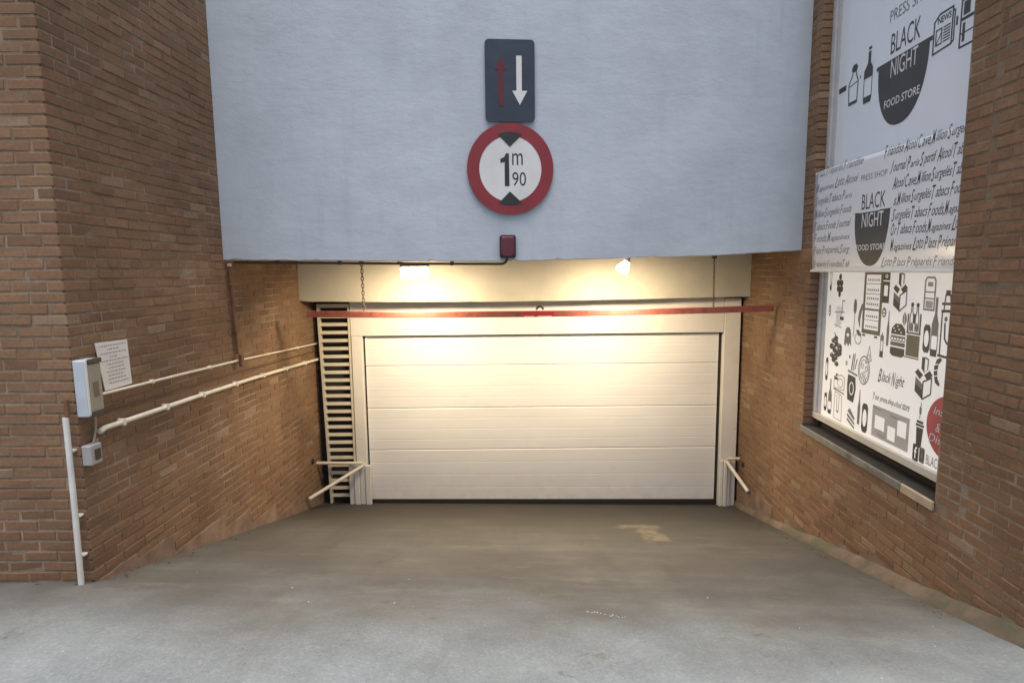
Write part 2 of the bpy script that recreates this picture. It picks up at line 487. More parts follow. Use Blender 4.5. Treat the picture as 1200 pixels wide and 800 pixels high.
def brick_mesh(L, var):
    key = (round(L, 2), var)
    if key not in brick_meshes:
        v, f = brick_shape(round(L, 2), BH, 1.0, random.Random(hash(key) & 0xffff))
        me = bpy.data.meshes.new("brick"); me.from_pydata(v, [], [tuple(reversed(q)) for q in f]); me.materials.append(M['brick']); me.update()
        brick_meshes[key] = me
    return brick_meshes[key]
def px_area(c, L, H, a, n):
    """rough size in the picture of a brick face at c"""
    d = c - CAM
    z = d.dot(dv)
    if z < .2: return 0
    x, y = FPX * d.dot(rv) / z, FPX * d.dot(uv_) / z
    if abs(x) > 606 or abs(y) > 406: return 0
    return abs(n.dot(d.normalized())) * L * H * (FPX / z) ** 2

def lay(fr, s0, s1, z0, z1, holes, bottom, starts, ends, full=None, hdr_rows=()):
    """list of (s_centre, z_centre, length)"""
    out = []
    i0 = math.floor((z0 - ZB) / PITCHZ)
    i1 = math.ceil((z1 - ZB) / PITCHZ)
    for i in range(i0, i1):
        zc = ZB + (i + .5) * PITCHZ
        if zc - BH / 2 < z0 - .05 or zc + BH / 2 > z1: continue
        par = i % 2
        a, b = s0 + starts[par], s1 - ends[par]
        pit = PITCHX / 2 if i in hdr_rows else PITCHX
        off = (par * PITCHX / 2 + rnd.uniform(-.012, .012))
        k = math.floor((a - off) / pit)
        while off + k * pit < b:
            e0 = max(a, off + k * pit); e1 = min(b, off + (k + 1) * pit - (pit - BL if pit == PITCHX else .010))
            k += 1
            segs = [(e0, e1)]
            for (h0, h1, hz0, hz1, pad) in holes:
                if hz0 - BH * .4 < zc < hz1 + BH * .4:
                    q0, q1 = h0 - pad[par], h1 + pad[par]
                    ns = []
                    for (x0, x1) in segs:
                        if x1 <= q0 or x0 >= q1: ns.append((x0, x1)); continue
                        if x0 < q0: ns.append((x0, q0))
                        if x1 > q1: ns.append((q1, x1))
                    segs = ns
            for (x0, x1) in segs:
                L = x1 - x0
                if L < .035: continue
                if zc - BH / 2 < bottom((x0 + x1) / 2) - .012: continue
                out.append(((x0 + x1) / 2 + rnd.uniform(-.002, .002), zc + rnd.uniform(-.0015, .0015), L - rnd.uniform(0, .005)))
    return out
ZB = -1.35
def brick_wall(fr, wall, bricks, quoins=(), qfr=None):
    """bricks: laid list in the frame of the wall face (u along, v outward, w up); the 300 that show largest become parts, the rest one joined part"""
    ang = math.atan2(fr.u.y, fr.u.x)
    items = []
    for (s, z, L) in bricks:
        c = fr((s, 0, z))
        items.append((px_area(c, L, BH, fr.u, fr.v), s, z, L))
    items.sort(key=lambda t: -t[0])
    base = wpos(wall)
    for (ar, s, z, L) in items[:300]:
        if ar < 20: break
        o = bpy.data.objects.new("brick", brick_mesh(L, rnd.randrange(6)))
        col.objects.link(o)
        o.parent = wall
        o.location = fr((s, rnd.uniform(-.0035, .0015), z)) - base
        o.rotation_euler = (rnd.uniform(-.012, .012), rnd.uniform(-.006, .006), ang + rnd.uniform(-.008, .008))
        o.scale = (L / round(L, 2), 1, 1)
    n_done = sum(1 for t in items[:300] if t[0] >= 20)
    mb = MB(fr)
    for (ar, s, z, L) in items[n_done:]:
        v, f = brick_shape(L, BH, 1.0)
        oy = rnd.uniform(-.0035, .0015)
        mb.add([(s + p[0], oy + p[1], z + p[2]) for p in v], f, tone=rnd.random())
    for (s0, s1, d0, d1, zc) in quoins:
        q = MB(qfr or fr); q.box(s0, s1, d0, d1, zc - BH / 2, zc + BH / 2, .0035)
        b = len(mb.v); mb.v += q.v; t = rnd.random()
        for g in q.f: mb.f.append([b + i for i in g]); mb.sm.append(False); mb.tone.append(t)
    if mb.f:
        o = mb.build("brickwork", M['brick_mass'], wall)
        tag(o, kind='stuff')

K = .0436
def xl(y): return -2.645 + K * y
def xr(y): return 2.426 + K * y
ZT = 5.0
# --- left wall: plane runs from the garage (far) to the street corner (near)
YF, YN = 6.95, 3.26
O = Vector((xl(YF), YF, 0)); E_ = Vector((xl(YN), YN, 0))
uL = (E_ - O).normalized(); LL = (E_ - O).length
FL = Frame(O, uL, (-uL.y, uL.x, 0), (0, 0, 1))
def sL(y): return (YF - y) / (YF - YN) * LL
steps = [(3.26, 3.63, -.222), (3.63, 4.01, -.262), (4.01, 4.69, -.415), (4.69, 5.10, -.545), (5.10, 5.62, -.70), (5.62, 6.18, -.86), (6.18, 6.95, -.985)]
def botL(s):
    y = YF - s / LL * (YF - YN)
    for a, b, t in steps:
        if a <= y <= b: return t
    return -1
REC = -.0045
body = MB(FL)
body.box(0, LL - .012, -.26, REC, -1.6, ZT)
wl_ = body.build("brick_wall", M['mortar'], loc=FL((LL / 2, -.1, -1.3)))
tag(wl_, "tall brown brick wall along the left of the ramp, carrying pipes and a notice", "brick wall")
bl = lay(FL, 0, LL, -1.3, ZT, [], botL, (0, 0), (.1, .2), hdr_rows=(int((1.64 - ZB) / PITCHZ),))
# corner quoins: shared by this wall and the street face
qs = []
for i in range(int((ZT - ZB) / PITCHZ)):
    zc = ZB + (i + .5) * PITCHZ
    if zc < -.22: continue
    if i % 2 == 0: qs.append((LL - .09, LL, -.19, rnd.uniform(-.002, .001), zc))
    else: qs.append((LL - .19, LL, -.09, rnd.uniform(-.002, .001), zc))
brick_wall(FL, wl_, bl, qs, Frame(O, uL, (1, 0, 0), (0, 0, 1)))
pb = None
for (a, b, t) in steps:
    pl = MB(FL)
    g = min(gzs(xl(a), a), gzs(xl(b), b)) - .1
    s0, s1 = sL(b) + (.002 if b < 6.9 else 0), sL(a)
    if a == 3.26: s1 -= .03
    # slightly ragged upper edge
    n = 7
    top = [(lerp(s0, s1, i / n), t + rnd.uniform(-.008, .006)) for i in range(n + 1)]
    vs = []; fs = []
    for i, (s, z) in enumerate(top):
        vs += [(s, -.03, g), (s, .006 + rnd.uniform(-.002, .002), g), (s, .004 + rnd.uniform(-.003, .002), z), (s, -.03, z + .002)]
    for i in range(n):
        for k in range(3):
            fs.append((i * 4 + k, i * 4 + k + 1, i * 4 + 4 + k + 1, i * 4 + 4 + k))
    fs += [(0, 1, 2, 3), tuple(n * 4 + k for k in (3, 2, 1, 0))]
    pl.add(vs, fs)
    pl.build("skirting", M['plinth'], wl_)

# --- street face to the left of the corner
FS = Frame((xl(YN), YN, 0), (-1, 0, 0), (0, -1, 0), (0, 0, 1))
body = MB(FS); body.box(.012, 11.0, -.25, REC, -.6, ZT)
wf = body.build("brick_wall", M['mortar'], loc=FS((1, -.1, -.25)))
tag(wf, "street-facing brick wall face left of the entrance corner, with white standpipe", "brick wall")
brick_wall(FS, wf, lay(FS, 0, 2.2, -.22, ZT, [], lambda s: -.22, (.2, .1), (0, 0)))

# --- right wall: near to far, with the shop window opening
YA, YB = 2.55, 6.95
A_ = Vector((xr(YA), YA, 0)); B_ = Vector((xr(YB), YB, 0))
uR = (B_ - A_).normalized(); LR = (B_ - A_).length
FR = Frame(A_, uR, (-uR.y, uR.x, 0), (0, 0, 1))
def sR(y): return (y - YA) / (YB - YA) * LR
W0, W1, WZ0, WZ1 = sR(3.395), sR(5.185), .115, 4.35
body = MB(FR)
body.box(0, W0 + .012, -.28, REC, -1.7, ZT)
body.box(W1 + .012, LR, -.28, REC, -1.7, ZT)
body.box(W0 + .012, W1 + .012, -.28, REC, -1.7, WZ0 - .004)
body.box(W0 + .012, W1 + .012, -.28, REC, WZ1 + .01, ZT)
wr = body.build("brick_wall", M['mortar'], loc=FR((LR / 2, -.1, -1.3)))
tag(wr, "brown brick wall along the right of the ramp, around the shop window", "brick wall")
def botR(s):
    y = YA + s / LR * (YB - YA)
    return gzs(xr(y), y) + .06
quo = []
for i in range(int((ZT - ZB) / PITCHZ)):
    zc = ZB + (i + .5) * PITCHZ
    if zc < WZ0 + .03 or zc > WZ1: continue
    e = i % 2
    dp = rnd.uniform(-.003, .001)
    quo.append((W1, W1 + (.09 if e == 0 else .19), -.125, dp, zc))            # far jamb
    quo.append((W0 - (.09 if e else .19) + rnd.uniform(-.004, .006), W0 + rnd.uniform(-.005, .006), -.10, dp, zc))       # near jamb
hole = (W0, W1, WZ0 + .03, WZ1, None)
# holes padded by the jamb bricks, alternating row by row
br = lay(FR, 0, LR, -1.5, ZT, [(W0, W1, WZ0 + .03, WZ1, (.20, .10)), (W0, W1, -.0, WZ0 + .03, (-.03, -.03))] if False else
         [(W0, W1, WZ0 + .03, WZ1, (.20, .20))], botR, (0, 0), (0, 0))
# closers that fill the shorter jamb rows
for i in range(int((ZT - ZB) / PITCHZ)):
    zc = ZB + (i + .5) * PITCHZ
    if WZ0 + .03 - BH * .4 < zc < WZ1 + BH * .4:
        if i % 2 == 0: br.append((W1 + .145, zc, .09))
        else: br.append((W0 - .145, zc, .09))
        if not (zc >= WZ0 + .03 and zc <= WZ1):
            pass
# course just beneath the opening is cut by the sill
br = [b for b in br if not (W0 - .01 < b[0] < W1 + .01 and b[1] + BH / 2 > WZ0 - .006 and b[1] < WZ1)]
brick_wall(FR, wr, br, quo)
# cement fillet along the foot of the right wall
fil = MB(FR)
n = 46
vs, fs = [], []
for i in range(n + 1):
    s = LR * i / n
    y = YA + s / LR * (YB - YA); x = xr(y)
    g = gzs(x, y)
    hgt = (.075 if y < 5 else .06) + rnd.uniform(-.006, .006); wd = lerp(.085, .05, smooth((y - 3) / 3)) + rnd.uniform(-.005, .005)
    vs += [(s, -.02, g - .1), (s, wd, g - .06), (s, wd * .93, gzs(x - wd, y) + .004), (s, .016 + rnd.uniform(-.004, .004), g + hgt * .85), (s, -.02, g + hgt)]
for i in range(n):
    for k in range(4):
        fs.append((i * 5 + k, i * 5 + k + 1, i * 5 + 5 + k + 1, i * 5 + 5 + k))
fil.add(vs, fs, True)
fil.build("cement_fillet", M['fillet'], wr)
# rendered repair at the foot beside the garage door
pr = MB(FR)
for (ya, yb, t) in ((6.2, 6.78, -.93), (5.75, 6.2, -.86)):
    n = 5
    vs, fs = [], []
    for i in range(n + 1):
        y = lerp(ya, yb, i / n); s = sR(y)
        vs += [(s, -.02, gzs(xr(y), y) - .05), (s, .007, gzs(xr(y), y) - .05), (s, .006, t + rnd.uniform(-.01, .01)), (s, -.02, t)]
    for i in range(n):
        for k in range(3): fs.append((i * 4 + k, i * 4 + k + 1, i * 4 + 5 + k, i * 4 + 4 + k))
    fs += [(0, 1, 2, 3), tuple(n * 4 + k for k in (3, 2, 1, 0))]
    pr.add(vs, fs)
pr.build("skirting", M['plinth'], wr)

# ------------------------------------------------------------------ the building behind (out of view; it keeps the court in shade)
bb = MB()
bb.box(-13.5, 14, 7.0, 19, -1.7, 7.0)
bb.box(-13.5, xl(3.3) - .27, 3.3, 6.99, ZT + .0, 7.0)
bb.box(xr(2.6) + .30, 14, 2.55, 6.99, -1.7, 7.0)
bb.box(-13.5, xl(3.3) - .27, 3.53, 6.99, -.6, ZT - .003)
tag(bb.build("building_mass", M['dullwall']), kind='structure')

# ------------------------------------------------------------------ rendered wall above the entrance
WA, WB = Vector((xl(4.95), 4.95, 0)), Vector((xr(5.375), 5.375, 0))
uW = (WB - WA).normalized(); LW = (WB - WA).length
FW = Frame(WA, uW, (0, 0, 1), (uW.y, -uW.x, 0))       # u along, v up, w towards the street
def sW(x): return (x - WA.x) / (WB.x - WA.x) * LW
lint = [(-2.428, 1.716), (-1.458, 1.700), (-.881, 1.690), (-.038, 1.680), (.614, 1.693), (1.233, 1.705), (1.864, 1.719), (2.67, 1.756)]
def zlint(x): return pw(lint, x)
mb = MB(FW)
low = []
for i in range(121):
    s = LW * i / 120
    x = WA.x + (WB.x - WA.x) * i / 120
    low.append((s, zlint(x) + rnd.uniform(-.003, .003) + (.012 if rnd.random() < .06 else 0)))
vs, fs = [], []
for (s, z) in low:
    vs += [(s, z, -.24), (s, z, -.004), (s, z + .004, 0), (s, 3.10, 0), (s, 3.104, .0003), (s, 7.0, .0003), (s, 7.0, -.24)]
m_ = 7
for i in range(120):
    for k in range(m_):
        fs.append((i * m_ + k, i * m_ + (k + 1) % m_, (i + 1) * m_ + (k + 1) % m_, (i + 1) * m_ + k))
fs += [tuple(range(m_)), tuple(120 * m_ + k for k in reversed(range(m_)))]
mb.add(vs, fs)
uw_ = mb.build("rendered_wall", M['render'], loc=FW((LW / 2, 1.7, -.1)))
tag(uw_, "pale blue-grey rendered wall hanging above the garage entrance, behind two round and square traffic signs", "wall")
uw_["label"] = "smooth pale blue-grey rendered wall above the garage entrance"

# soffit behind it
mb = MB(); mb.box(xl(5.3) - .1, xr(5.7) + .02, 5.42, 6.98, 1.80, 1.98)
tag(mb.build("ceiling", M['cream']), kind='structure')
# flanks of the soffit towards the skewed wall
mb = MB()
mb.add([(xl(5.2), 5.19, 1.82), (xr(5.6), 5.60, 1.82), (xr(5.6), 5.60, 1.96), (xl(5.2), 5.19, 1.96), (xl(5.2), 5.43, 1.82), (xr(5.6), 5.61, 1.82)], [(0, 1, 5, 4)])
tag(mb.build("ceiling_edge", M['cream']), kind='structure')

# header beam
HA, HB = Vector((xl(6.48), 6.48, 0)), Vector((xr(6.61), 6.61, 0))
uH = (HB - HA).normalized(); LH = (HB - HA).length
FH = Frame(HA, uH, (0, 0, 1), (uH.y, -uH.x, 0))
mb = MB(FH)
bot = [(-.05, 1.295), (.10, 1.278), (1.2, 1.259), (2.35, 1.251), (3.3, 1.256), (LH - .01, 1.277)]
vs, fs = [], []
N = 40
for i in range(N + 1):
    s = lerp(-.03, LH + .0, i / N); z = pw(bot, s) + rnd.uniform(-.002, .002)
    vs += [(s, z, -.14), (s, z, -.006), (s, z + .006, 0), (s, 1.793, 0), (s, 1.793, -.14)]
for i in range(N):
    for k in range(5): fs.append((i * 5 + k, i * 5 + (k + 1) % 5, i * 5 + 5 + (k + 1) % 5, i * 5 + 5 + k))
fs += [tuple(range(5)), tuple(N * 5 + k for k in reversed(range(5)))]
mb.add(vs, fs)
hb = mb.build("concrete_beam", M['cream'], loc=FH((LH / 2, 1.27, -.1)))
tag(hb, "cream painted beam spanning wall to wall over the garage door", "beam")

# ------------------------------------------------------------------ garage door
YD = 6.80
gd = empty("garage_door", (.36, YD + .05, -1.2), "wide white sectional garage door closed at the foot of the ramp", "garage door")
def bz(x): return lerp(-1.19, -1.235, (x + 1.77) / 4.25)        # foot follows the cross-fall
X0, X1 = -1.750, 2.462
zed = [.838, .482, -.037, -.553, None]
for i in range(4):
    zt, zb = zed[i], zed[i + 1]
    mb = MB()
    prof = []
    # profile from top to foot: tongue joint, then shallow horizontal ribs
    hh = (zt - zb) if zb is not None else (zt + 1.2)
    prof += [(0.0, .030), (.0015, .006), (.010, 0)]
    k = 4 if i else 3
    for j in range(1, k):
        f = j / k
        prof += [(hh * f - .007, 0), (hh * f - .002, .0014), (hh * f + .002, .0014), (hh * f + .007, 0)]
    prof += [(hh - .010, 0), (hh - .0025, .006), (hh - .002, .030)]
    vs = []
    for x in (X0, X1):
        for (dz, dy) in prof:
            z = zt - dz
            if zb is None:
                z = lerp(zt, bz(x) + .012, dz / hh)
            vs.append((x, YD + .06 + dy, z))
    q = len(prof)
    mb.add(vs, [(a, a + 1, q + a + 1, q + a) for a in range(q - 1)] + [(0, q - 1, 2 * q - 1, q)])
    mb.build("door_panel", M['door'], gd)
# dark gaps and seals round the leaf
mb = MB(); mb.box(X0 - .03, X1 + .06, YD + .078, YD + .10, .82, .862); mb.build("gasket", M['rubber'], gd)
mb = MB(); mb.box(X0 - .025, X0 + .004, YD + .074, YD + .1, -1.25, .819); mb.build("gasket", M['rubber'], gd)
mb = MB(); mb.box(X1 - .004, X1 + .05, YD + .074, YD + .1, -1.28, .819); mb.build("gasket", M['rubber'], gd)
mb = MB()
mb.add([(X0, YD + .05, bz(X0) - .05), (X1, YD + .05, bz(X1) - .05), (X1, YD + .05, bz(X1) + .012), (X0, YD + .05, bz(X0) + .012),
        (X0, YD + .09, bz(X0) - .05), (X1, YD + .09, bz(X1) - .05), (X1, YD + .09, bz(X1) + .012), (X0, YD + .09, bz(X0) + .012)],
       [(0, 1, 2, 3), (4, 5, 6, 7), (3, 2, 6, 7), (0, 1, 5, 4), (0, 3, 7, 4), (1, 2, 6, 5)])
mb.build("bottom_seal", M['rubber'], gd)
mb = MB(); mb.box(-1.899, 2.498, YD, YD + .12, .852, 1.262, .004); mb.build("frame_beam", M['white_paint'], gd)
mb = MB(); mb.box(-1.896, -1.772, YD - .004, YD + .12, -1.30, .850, .004); mb.build("frame_post", M['white_paint'], gd)
mb = MB(); mb.box(2.503, 2.692, YD - .006, YD + .12, -1.36, 1.255, .004); mb.build("frame_post", M['white_paint'], gd)
# stepped steel guards at the foot of each post
for (xa, sgn, wd) in ((-1.99, 1, .27), (2.495, 1, .125)):
    mb = MB()
    k = 4 if sgn > 0 and wd > .2 else 3
    for j in range(k):
        a = xa + wd * j / k
        mb.box(a + .004, a + wd / k - .002, YD - .035 - (.02 if j % 2 else 0), YD - .008, -1.36, -.70 - .01 * (j % 2), .004)
    g = mb.build("post_guard", M['white_paint'], gd); tag(g, kind='stuff')
# backing in the gaps beside the door, their shade put into its colour
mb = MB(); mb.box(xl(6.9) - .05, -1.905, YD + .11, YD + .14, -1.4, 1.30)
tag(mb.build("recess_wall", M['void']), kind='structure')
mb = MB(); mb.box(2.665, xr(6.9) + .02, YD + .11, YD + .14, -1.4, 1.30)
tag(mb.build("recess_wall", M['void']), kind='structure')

# ------------------------------------------------------------------ louvre panel
lv = empty("louvre_panel", (-2.08, YD, -1.2), "narrow cream ventilation louvre with horizontal slats left of the garage door", "louvre")
Lt, Lb, Rt = -2.285, -2.232, -1.906
zT, zBt = 1.235, -1.19
def lx(z): return lerp(Lt, Lb, (zT - z) / (zT - zBt))
mb = MB(); mb.add([(lx(zT), YD - .012, zT), (lx(zT) + .026, YD - .012, zT), (lx(zBt) + .026, YD - .012, zBt), (lx(zBt), YD - .012, zBt),
                   (lx(zT), YD + .05, zT), (lx(zT) + .026, YD + .05, zT), (lx(zBt) + .026, YD + .05, zBt), (lx(zBt), YD + .05, zBt)],
                  [(0, 1, 2, 3), (4, 5, 6, 7), (0, 1, 5, 4), (1, 2, 6, 5), (2, 3, 7, 6), (3, 0, 4, 7)])
mb.build("stile", M['cream_metal'], lv)
mb = MB(); mb.box(-1.926, -1.905, YD - .012, YD + .05, zBt, zT); mb.build("stile", M['cream_metal'], lv)
mb = MB(); mb.box(lx(zT) + .028, -1.928, YD - .010, YD + .05, zT - .045, zT); mb.build("rail", M['cream_metal'], lv)
NS = 24
for i in range(NS):
    z = lerp(zT - .145, zBt + .10, i / (NS - 1))
    mb = MB()
    a, b = lx(z) + .024, -1.924
    mb.add([(a, YD - .004, z - .022), (b, YD - .004, z - .022), (b, YD + .003, z + .017), (a, YD + .003, z + .017),
            (a, YD + .0, z - .022), (b, YD + .0, z - .022), (b, YD + .007, z + .017), (a, YD + .007, z + .017)],
           [(0, 1, 2, 3), (4, 5, 6, 7), (0, 1, 5, 4), (1, 2, 6, 5), (2, 3, 7, 6), (3, 0, 4, 7)])
    mb.build("slat", M['cream_metal'], lv)

# ------------------------------------------------------------------ rails beside the door posts
def rail(name, label, a, b, c, d, hole):
    t = empty(name, (b[0], b[1], b[2] - .35), label, "guard rail", "steel rails beside the door posts")
    mb = MB(); mb.tube([a, b], .021, 12); mb.build("brace", M['pipe_cream'], t)
    mb = MB(); mb.tube([c, d], .019, 12); mb.build("cross_bar", M['pipe_cream'], t)
    v = Vector(b) - Vector(a); v.normalize()
    mb = MB(); mb.tube([Vector(b), Vector(b) + v * .012], .026, 12); mb.build("end_cap", M['grey_plastic'], t)
    mb = MB(); mb.tube([hole[0], hole[1]], .03, 12); mb.build("socket", M['rubber'], t)
rail("guard_rail", "cream slanting steel rail under the slatted louvre", (-1.80, 6.73, -.70), (-2.325, 6.36, -.955), (-2.36, 6.735, -.665), (-1.80, 6.735, -.672),
     ((xl(6.6) - .02, 6.6, -.60), (xl(6.6) + .012, 6.6, -.60)))
rail("guard_rail", "cream slanting steel rail at the foot of the right door post", (2.565, 6.72, -.705), (2.672, 6.36, -.925), (2.56, 6.735, -.665), (2.715, 6.735, -.665),
     ((xr(6.62) + .02, 6.62, -.70), (xr(6.62) - .012, 6.62, -.70)))

# ------------------------------------------------------------------ height bar on chains
YBAR = 5.85
bpts = [(-2.064, 1.186), (-1.5, 1.176), (-1.03, 1.168), (.1, 1.164), (.69, 1.166), (1.38, 1.175), (2.07, 1.183), (2.638, 1.197)]
hbar = empty("height_bar", (.28, YBAR, 1.16), "long red height limit bar hanging across the garage entrance", "height bar")
mb = MB()
vs, fs = [], []
for i in range(41):
    x = lerp(-2.064, 2.638, i / 40); z = pw(bpts, x)
    h_ = .031; d_ = .018
    vs += [(x, YBAR - d_, z - h_ + .003), (x, YBAR - d_ + .003, z - h_), (x, YBAR + d_, z - h_), (x, YBAR + d_, z + h_), (x, YBAR - d_ + .003, z + h_), (x, YBAR - d_, z + h_ - .003)]
for i in range(40):
    for k in range(6): fs.append((i * 6 + k, i * 6 + (k + 1) % 6, i * 6 + 6 + (k + 1) % 6, i * 6 + 6 + k))
fs += [tuple(range(6)), tuple(240 + k for k in reversed(range(6)))]
mb.add(vs, fs); mb.build("bar", M['red_paint'], hbar)
mb = MB(); mb.box(.105, .435, YBAR - .026, YBAR - .019, 1.136, 1.192, .002)
pl = mb.build("plate", M['bright_red'], hbar)
mb = MB()
for (a, b) in ((.125, .225), (.265, .40)): mb.box(a, b, YBAR - .0275, YBAR - .0262, 1.137, 1.146)
o = mb.build("edge_print", M['print_white'], pl); tag(o, kind='stuff')
mb = MB(); mb.tube([(.285 + .034 * math.cos(t * math.pi / 6), YBAR, 1.205 + .034 * math.sin(t * math.pi / 6)) for t in range(0, 7)], .012, 8); mb.build("lug", M['steel'], hbar)
def link(mb, c, ln, wd, r, flip):
    pts = []
    for k in range(13):
        a = 2 * math.pi * k / 12
        dx = math.cos(a) * wd; dz = math.sin(a) * ln
        pts.append((c[0] + (dx if flip else 0), c[1] + (0 if flip else dx), c[2] + dz))
    mb.tube(pts, r, 5, False)
def chain(label, x, ztop, zbot, ln):
    t = empty("chain", (x, YBAR, zbot), label, "chain", "chains holding the height bar")
    mb = MB()
    z = ztop; k = 0
    while z > zbot:
        link(mb, (x + (ztop - z) * .012, YBAR, z - ln), ln, ln * .55, ln * .2, k % 2 == 0)
        z -= ln * 1.55; k += 1
    tag(mb.build("links", M['steel'], t), kind='stuff')
    mb = MB(); mb.box(x - .02, x + .02, YBAR - .02, YBAR + .02, ztop - .02, 1.799, .004); mb.build("hook_plate", M['conduit_dark'], t)
    return t
chain("left chain, thicker linked, from the soffit down to the red bar", -1.495, 1.70, 1.20, .023)
chain("right chain, thinner and straighter, from the soffit down to the red bar", 2.03, 1.72, 1.21, .015)

# ------------------------------------------------------------------ lamps under the soffit
fl = empty("lamp", (-.943, 5.72, 1.80), "lit rectangular lamp under the wall edge, left of the two", "lamp", "lamps lighting the garage door")
mb = MB(); mb.box(-1.080, -.812, 5.685, 5.76, 1.538, 1.645, .016); mb.build("lens", M['lamp'], fl)
mb = MB(); mb.box(-1.085, -.807, 5.685, 5.765, 1.647, 1.667, .006); mb.build("housing", M['box_dark'], fl)
mb = MB(); mb.box(-1.11, -1.06, 5.70, 5.75, 1.669, 1.799, .006); mb.build("bracket", M['conduit_dark'], fl)
LY2 = 5.73
sp = empty("lamp", (1.12, LY2, 1.80), "small lit spotlight under the wall edge, right of the two", "lamp", "lamps lighting the garage door")
mb = MB()
ax = Vector((-.055, 0, -.085)); b0 = Vector((1.135, LY2, 1.672))
mb.tube([b0 + ax * t for t in (0, .3, .8, 1.05, 1.12)], [.030, .042, .062, .062, .05], 18); mb.build("lens", M['lamp'], sp)
mb = MB(); mb.tube([b0 - ax * .28, b0 - ax * .02], [.022, .029], 14); mb.build("housing", M['grey_plastic'], sp)
mb = MB(); mb.tube([b0 - ax * .2, (1.165, LY2, 1.73), (1.17, LY2, 1.799)], .012, 8); mb.build("bracket", M['conduit_dark'], sp)

for (nm, x, sx) in (("left", -.943, .34), ("right", 1.07, .26)):
    al = bpy.data.lights.new("lamp_light", 'AREA'); al.shape = 'RECTANGLE'; al.size = sx; al.size_y = .20
    al.energy = 25.0; al.color = (1.0, .80, .53); al.spread = R(178)
    ao = bpy.data.objects.new("lamp_light", al); col.objects.link(ao)
    ao.location = (x, 5.76, 1.53) if nm == "left" else (x, LY2 + .03, 1.53)
    ao.rotation_euler = Vector((0, -.33, .94)).to_track_quat('Z', 'Y').to_euler()
    ao.parent = fl if nm == "left" else sp
    ao.location -= ao.parent.location

# ------------------------------------------------------------------ conduit under the wall edge and the beacon
def yw(x): return lerp(4.95, 5.375, (x + 2.43) / 5.09)
cd = empty("conduit", (-1.0, yw(-1.0), 1.67), "thin dark brown conduit along the lower edge of the rendered wall", "conduit")
pts = [(x, yw(x) + .035, zlint(x) - .022) for x in (-2.36, -1.9, -1.45, -1.0, -.6, -.3, -.12)]
pts += [(-.075, yw(-.07) + .02, 1.660), (-.048, yw(-.05) - .005, 1.672), (-.038, yw(-.04) - .022, 1.695), (-.036, yw(-.04) - .03, 1.725)]
mb = MB(); mb.tube(pts, .0105, 8); mb.build("tube", M['conduit_dark'], cd)
for x in (-2.0, -1.48, -.52):
    mb = MB(); mb.box(x - .016, x + .016, yw(x) + .018, yw(x) + .052, zlint(x) - .036, zlint(x) - .001, .003); mb.build("clip", M['conduit_dark'], cd)
FBc = Frame((-.03, yw(-.03), 1.808), uW, (0, 0, 1), (uW.y, -uW.x, 0))
be = empty("alarm_beacon", (-.03, yw(-.03), 1.72), "dark plum-red beacon box under the round sign", "beacon")
def rrect(cx, cy, w, h, r, n=6):
    p = []
    for (sx, sy, a0) in ((1, 1, 0), (-1, 1, 90), (-1, -1, 180), (1, -1, 270)):
        for k in range(n + 1):
            a = R(a0 + 90 * k / n)
            p.append((cx + sx * (w / 2 - r) + r * math.cos(a), cy + sy * (h / 2 - r) + r * math.sin(a)))
    return p
mb = MB(FBc); mb.prism(rrect(0, 0, .140, .196, .02), .002, .04); mb.build("base", M['plum_dark'], be)
mb = MB(FBc)
A, B2 = rrect(-.004, 0, .116, .172, .018), rrect(-.006, -.002, .092, .15, .02)
nA = len(A)
mb.add([(p[0], p[1], .04) for p in A] + [(p[0], p[1], .075) for p in A] + [(p[0], p[1], .092) for p in B2],
       [(i, (i + 1) % nA, nA + (i + 1) % nA, nA + i) for i in range(nA)] + [(nA + i, nA + (i + 1) % nA, 2 * nA + (i + 1) % nA, 2 * nA + i) for i in range(nA)] + [tuple(range(2 * nA, 3 * nA))])
mb.build("lens", M['plum'], be)

# ------------------------------------------------------------------ traffic signs
FP = Frame((0, yw(0), 0), uW, (0, 0, 1), (uW.y, -uW.x, 0))
# priority plate
cx, cy = .0035, 3.186
ps = empty("traffic_sign", FP((cx, cy - .33, 0)), "dark navy rectangular sign with red up arrow and white down arrow", "traffic sign")
q = .42 / 164
mb = MB(FP); mb.prism(rrect(cx, cy, .420, .665, .035), .018, .030); mb.build("plate", M['sign_navy'], ps)
for e in (-.18, .18):
    mb = MB(FP); mb.box(cx - .15, cx + .15, cy + e - .02, cy + e + .02, .002, .0178); mb.build("bracket", M['sign_back'], ps)
def S(px, py): return (cx + (px - 210) * q, cy + (184 - py) * q)
mb = MB(FP); mb.prism([S(*p) for p in ((172, 264), (188, 264), (188, 150), (199, 150), (180, 108), (160, 150), (171, 150))], .0302, .0325); mb.build("arrow", M['arrow_red'], ps)["label"] = "red arrow pointing up"
mb = MB(FP); mb.prism([S(*p) for p in ((231, 105), (249, 105), (249, 215), (267, 215), (242, 260), (217, 215), (231, 215))], .0302, .0325); mb.build("arrow", M['sign_white'], ps)["label"] = "white arrow pointing down"
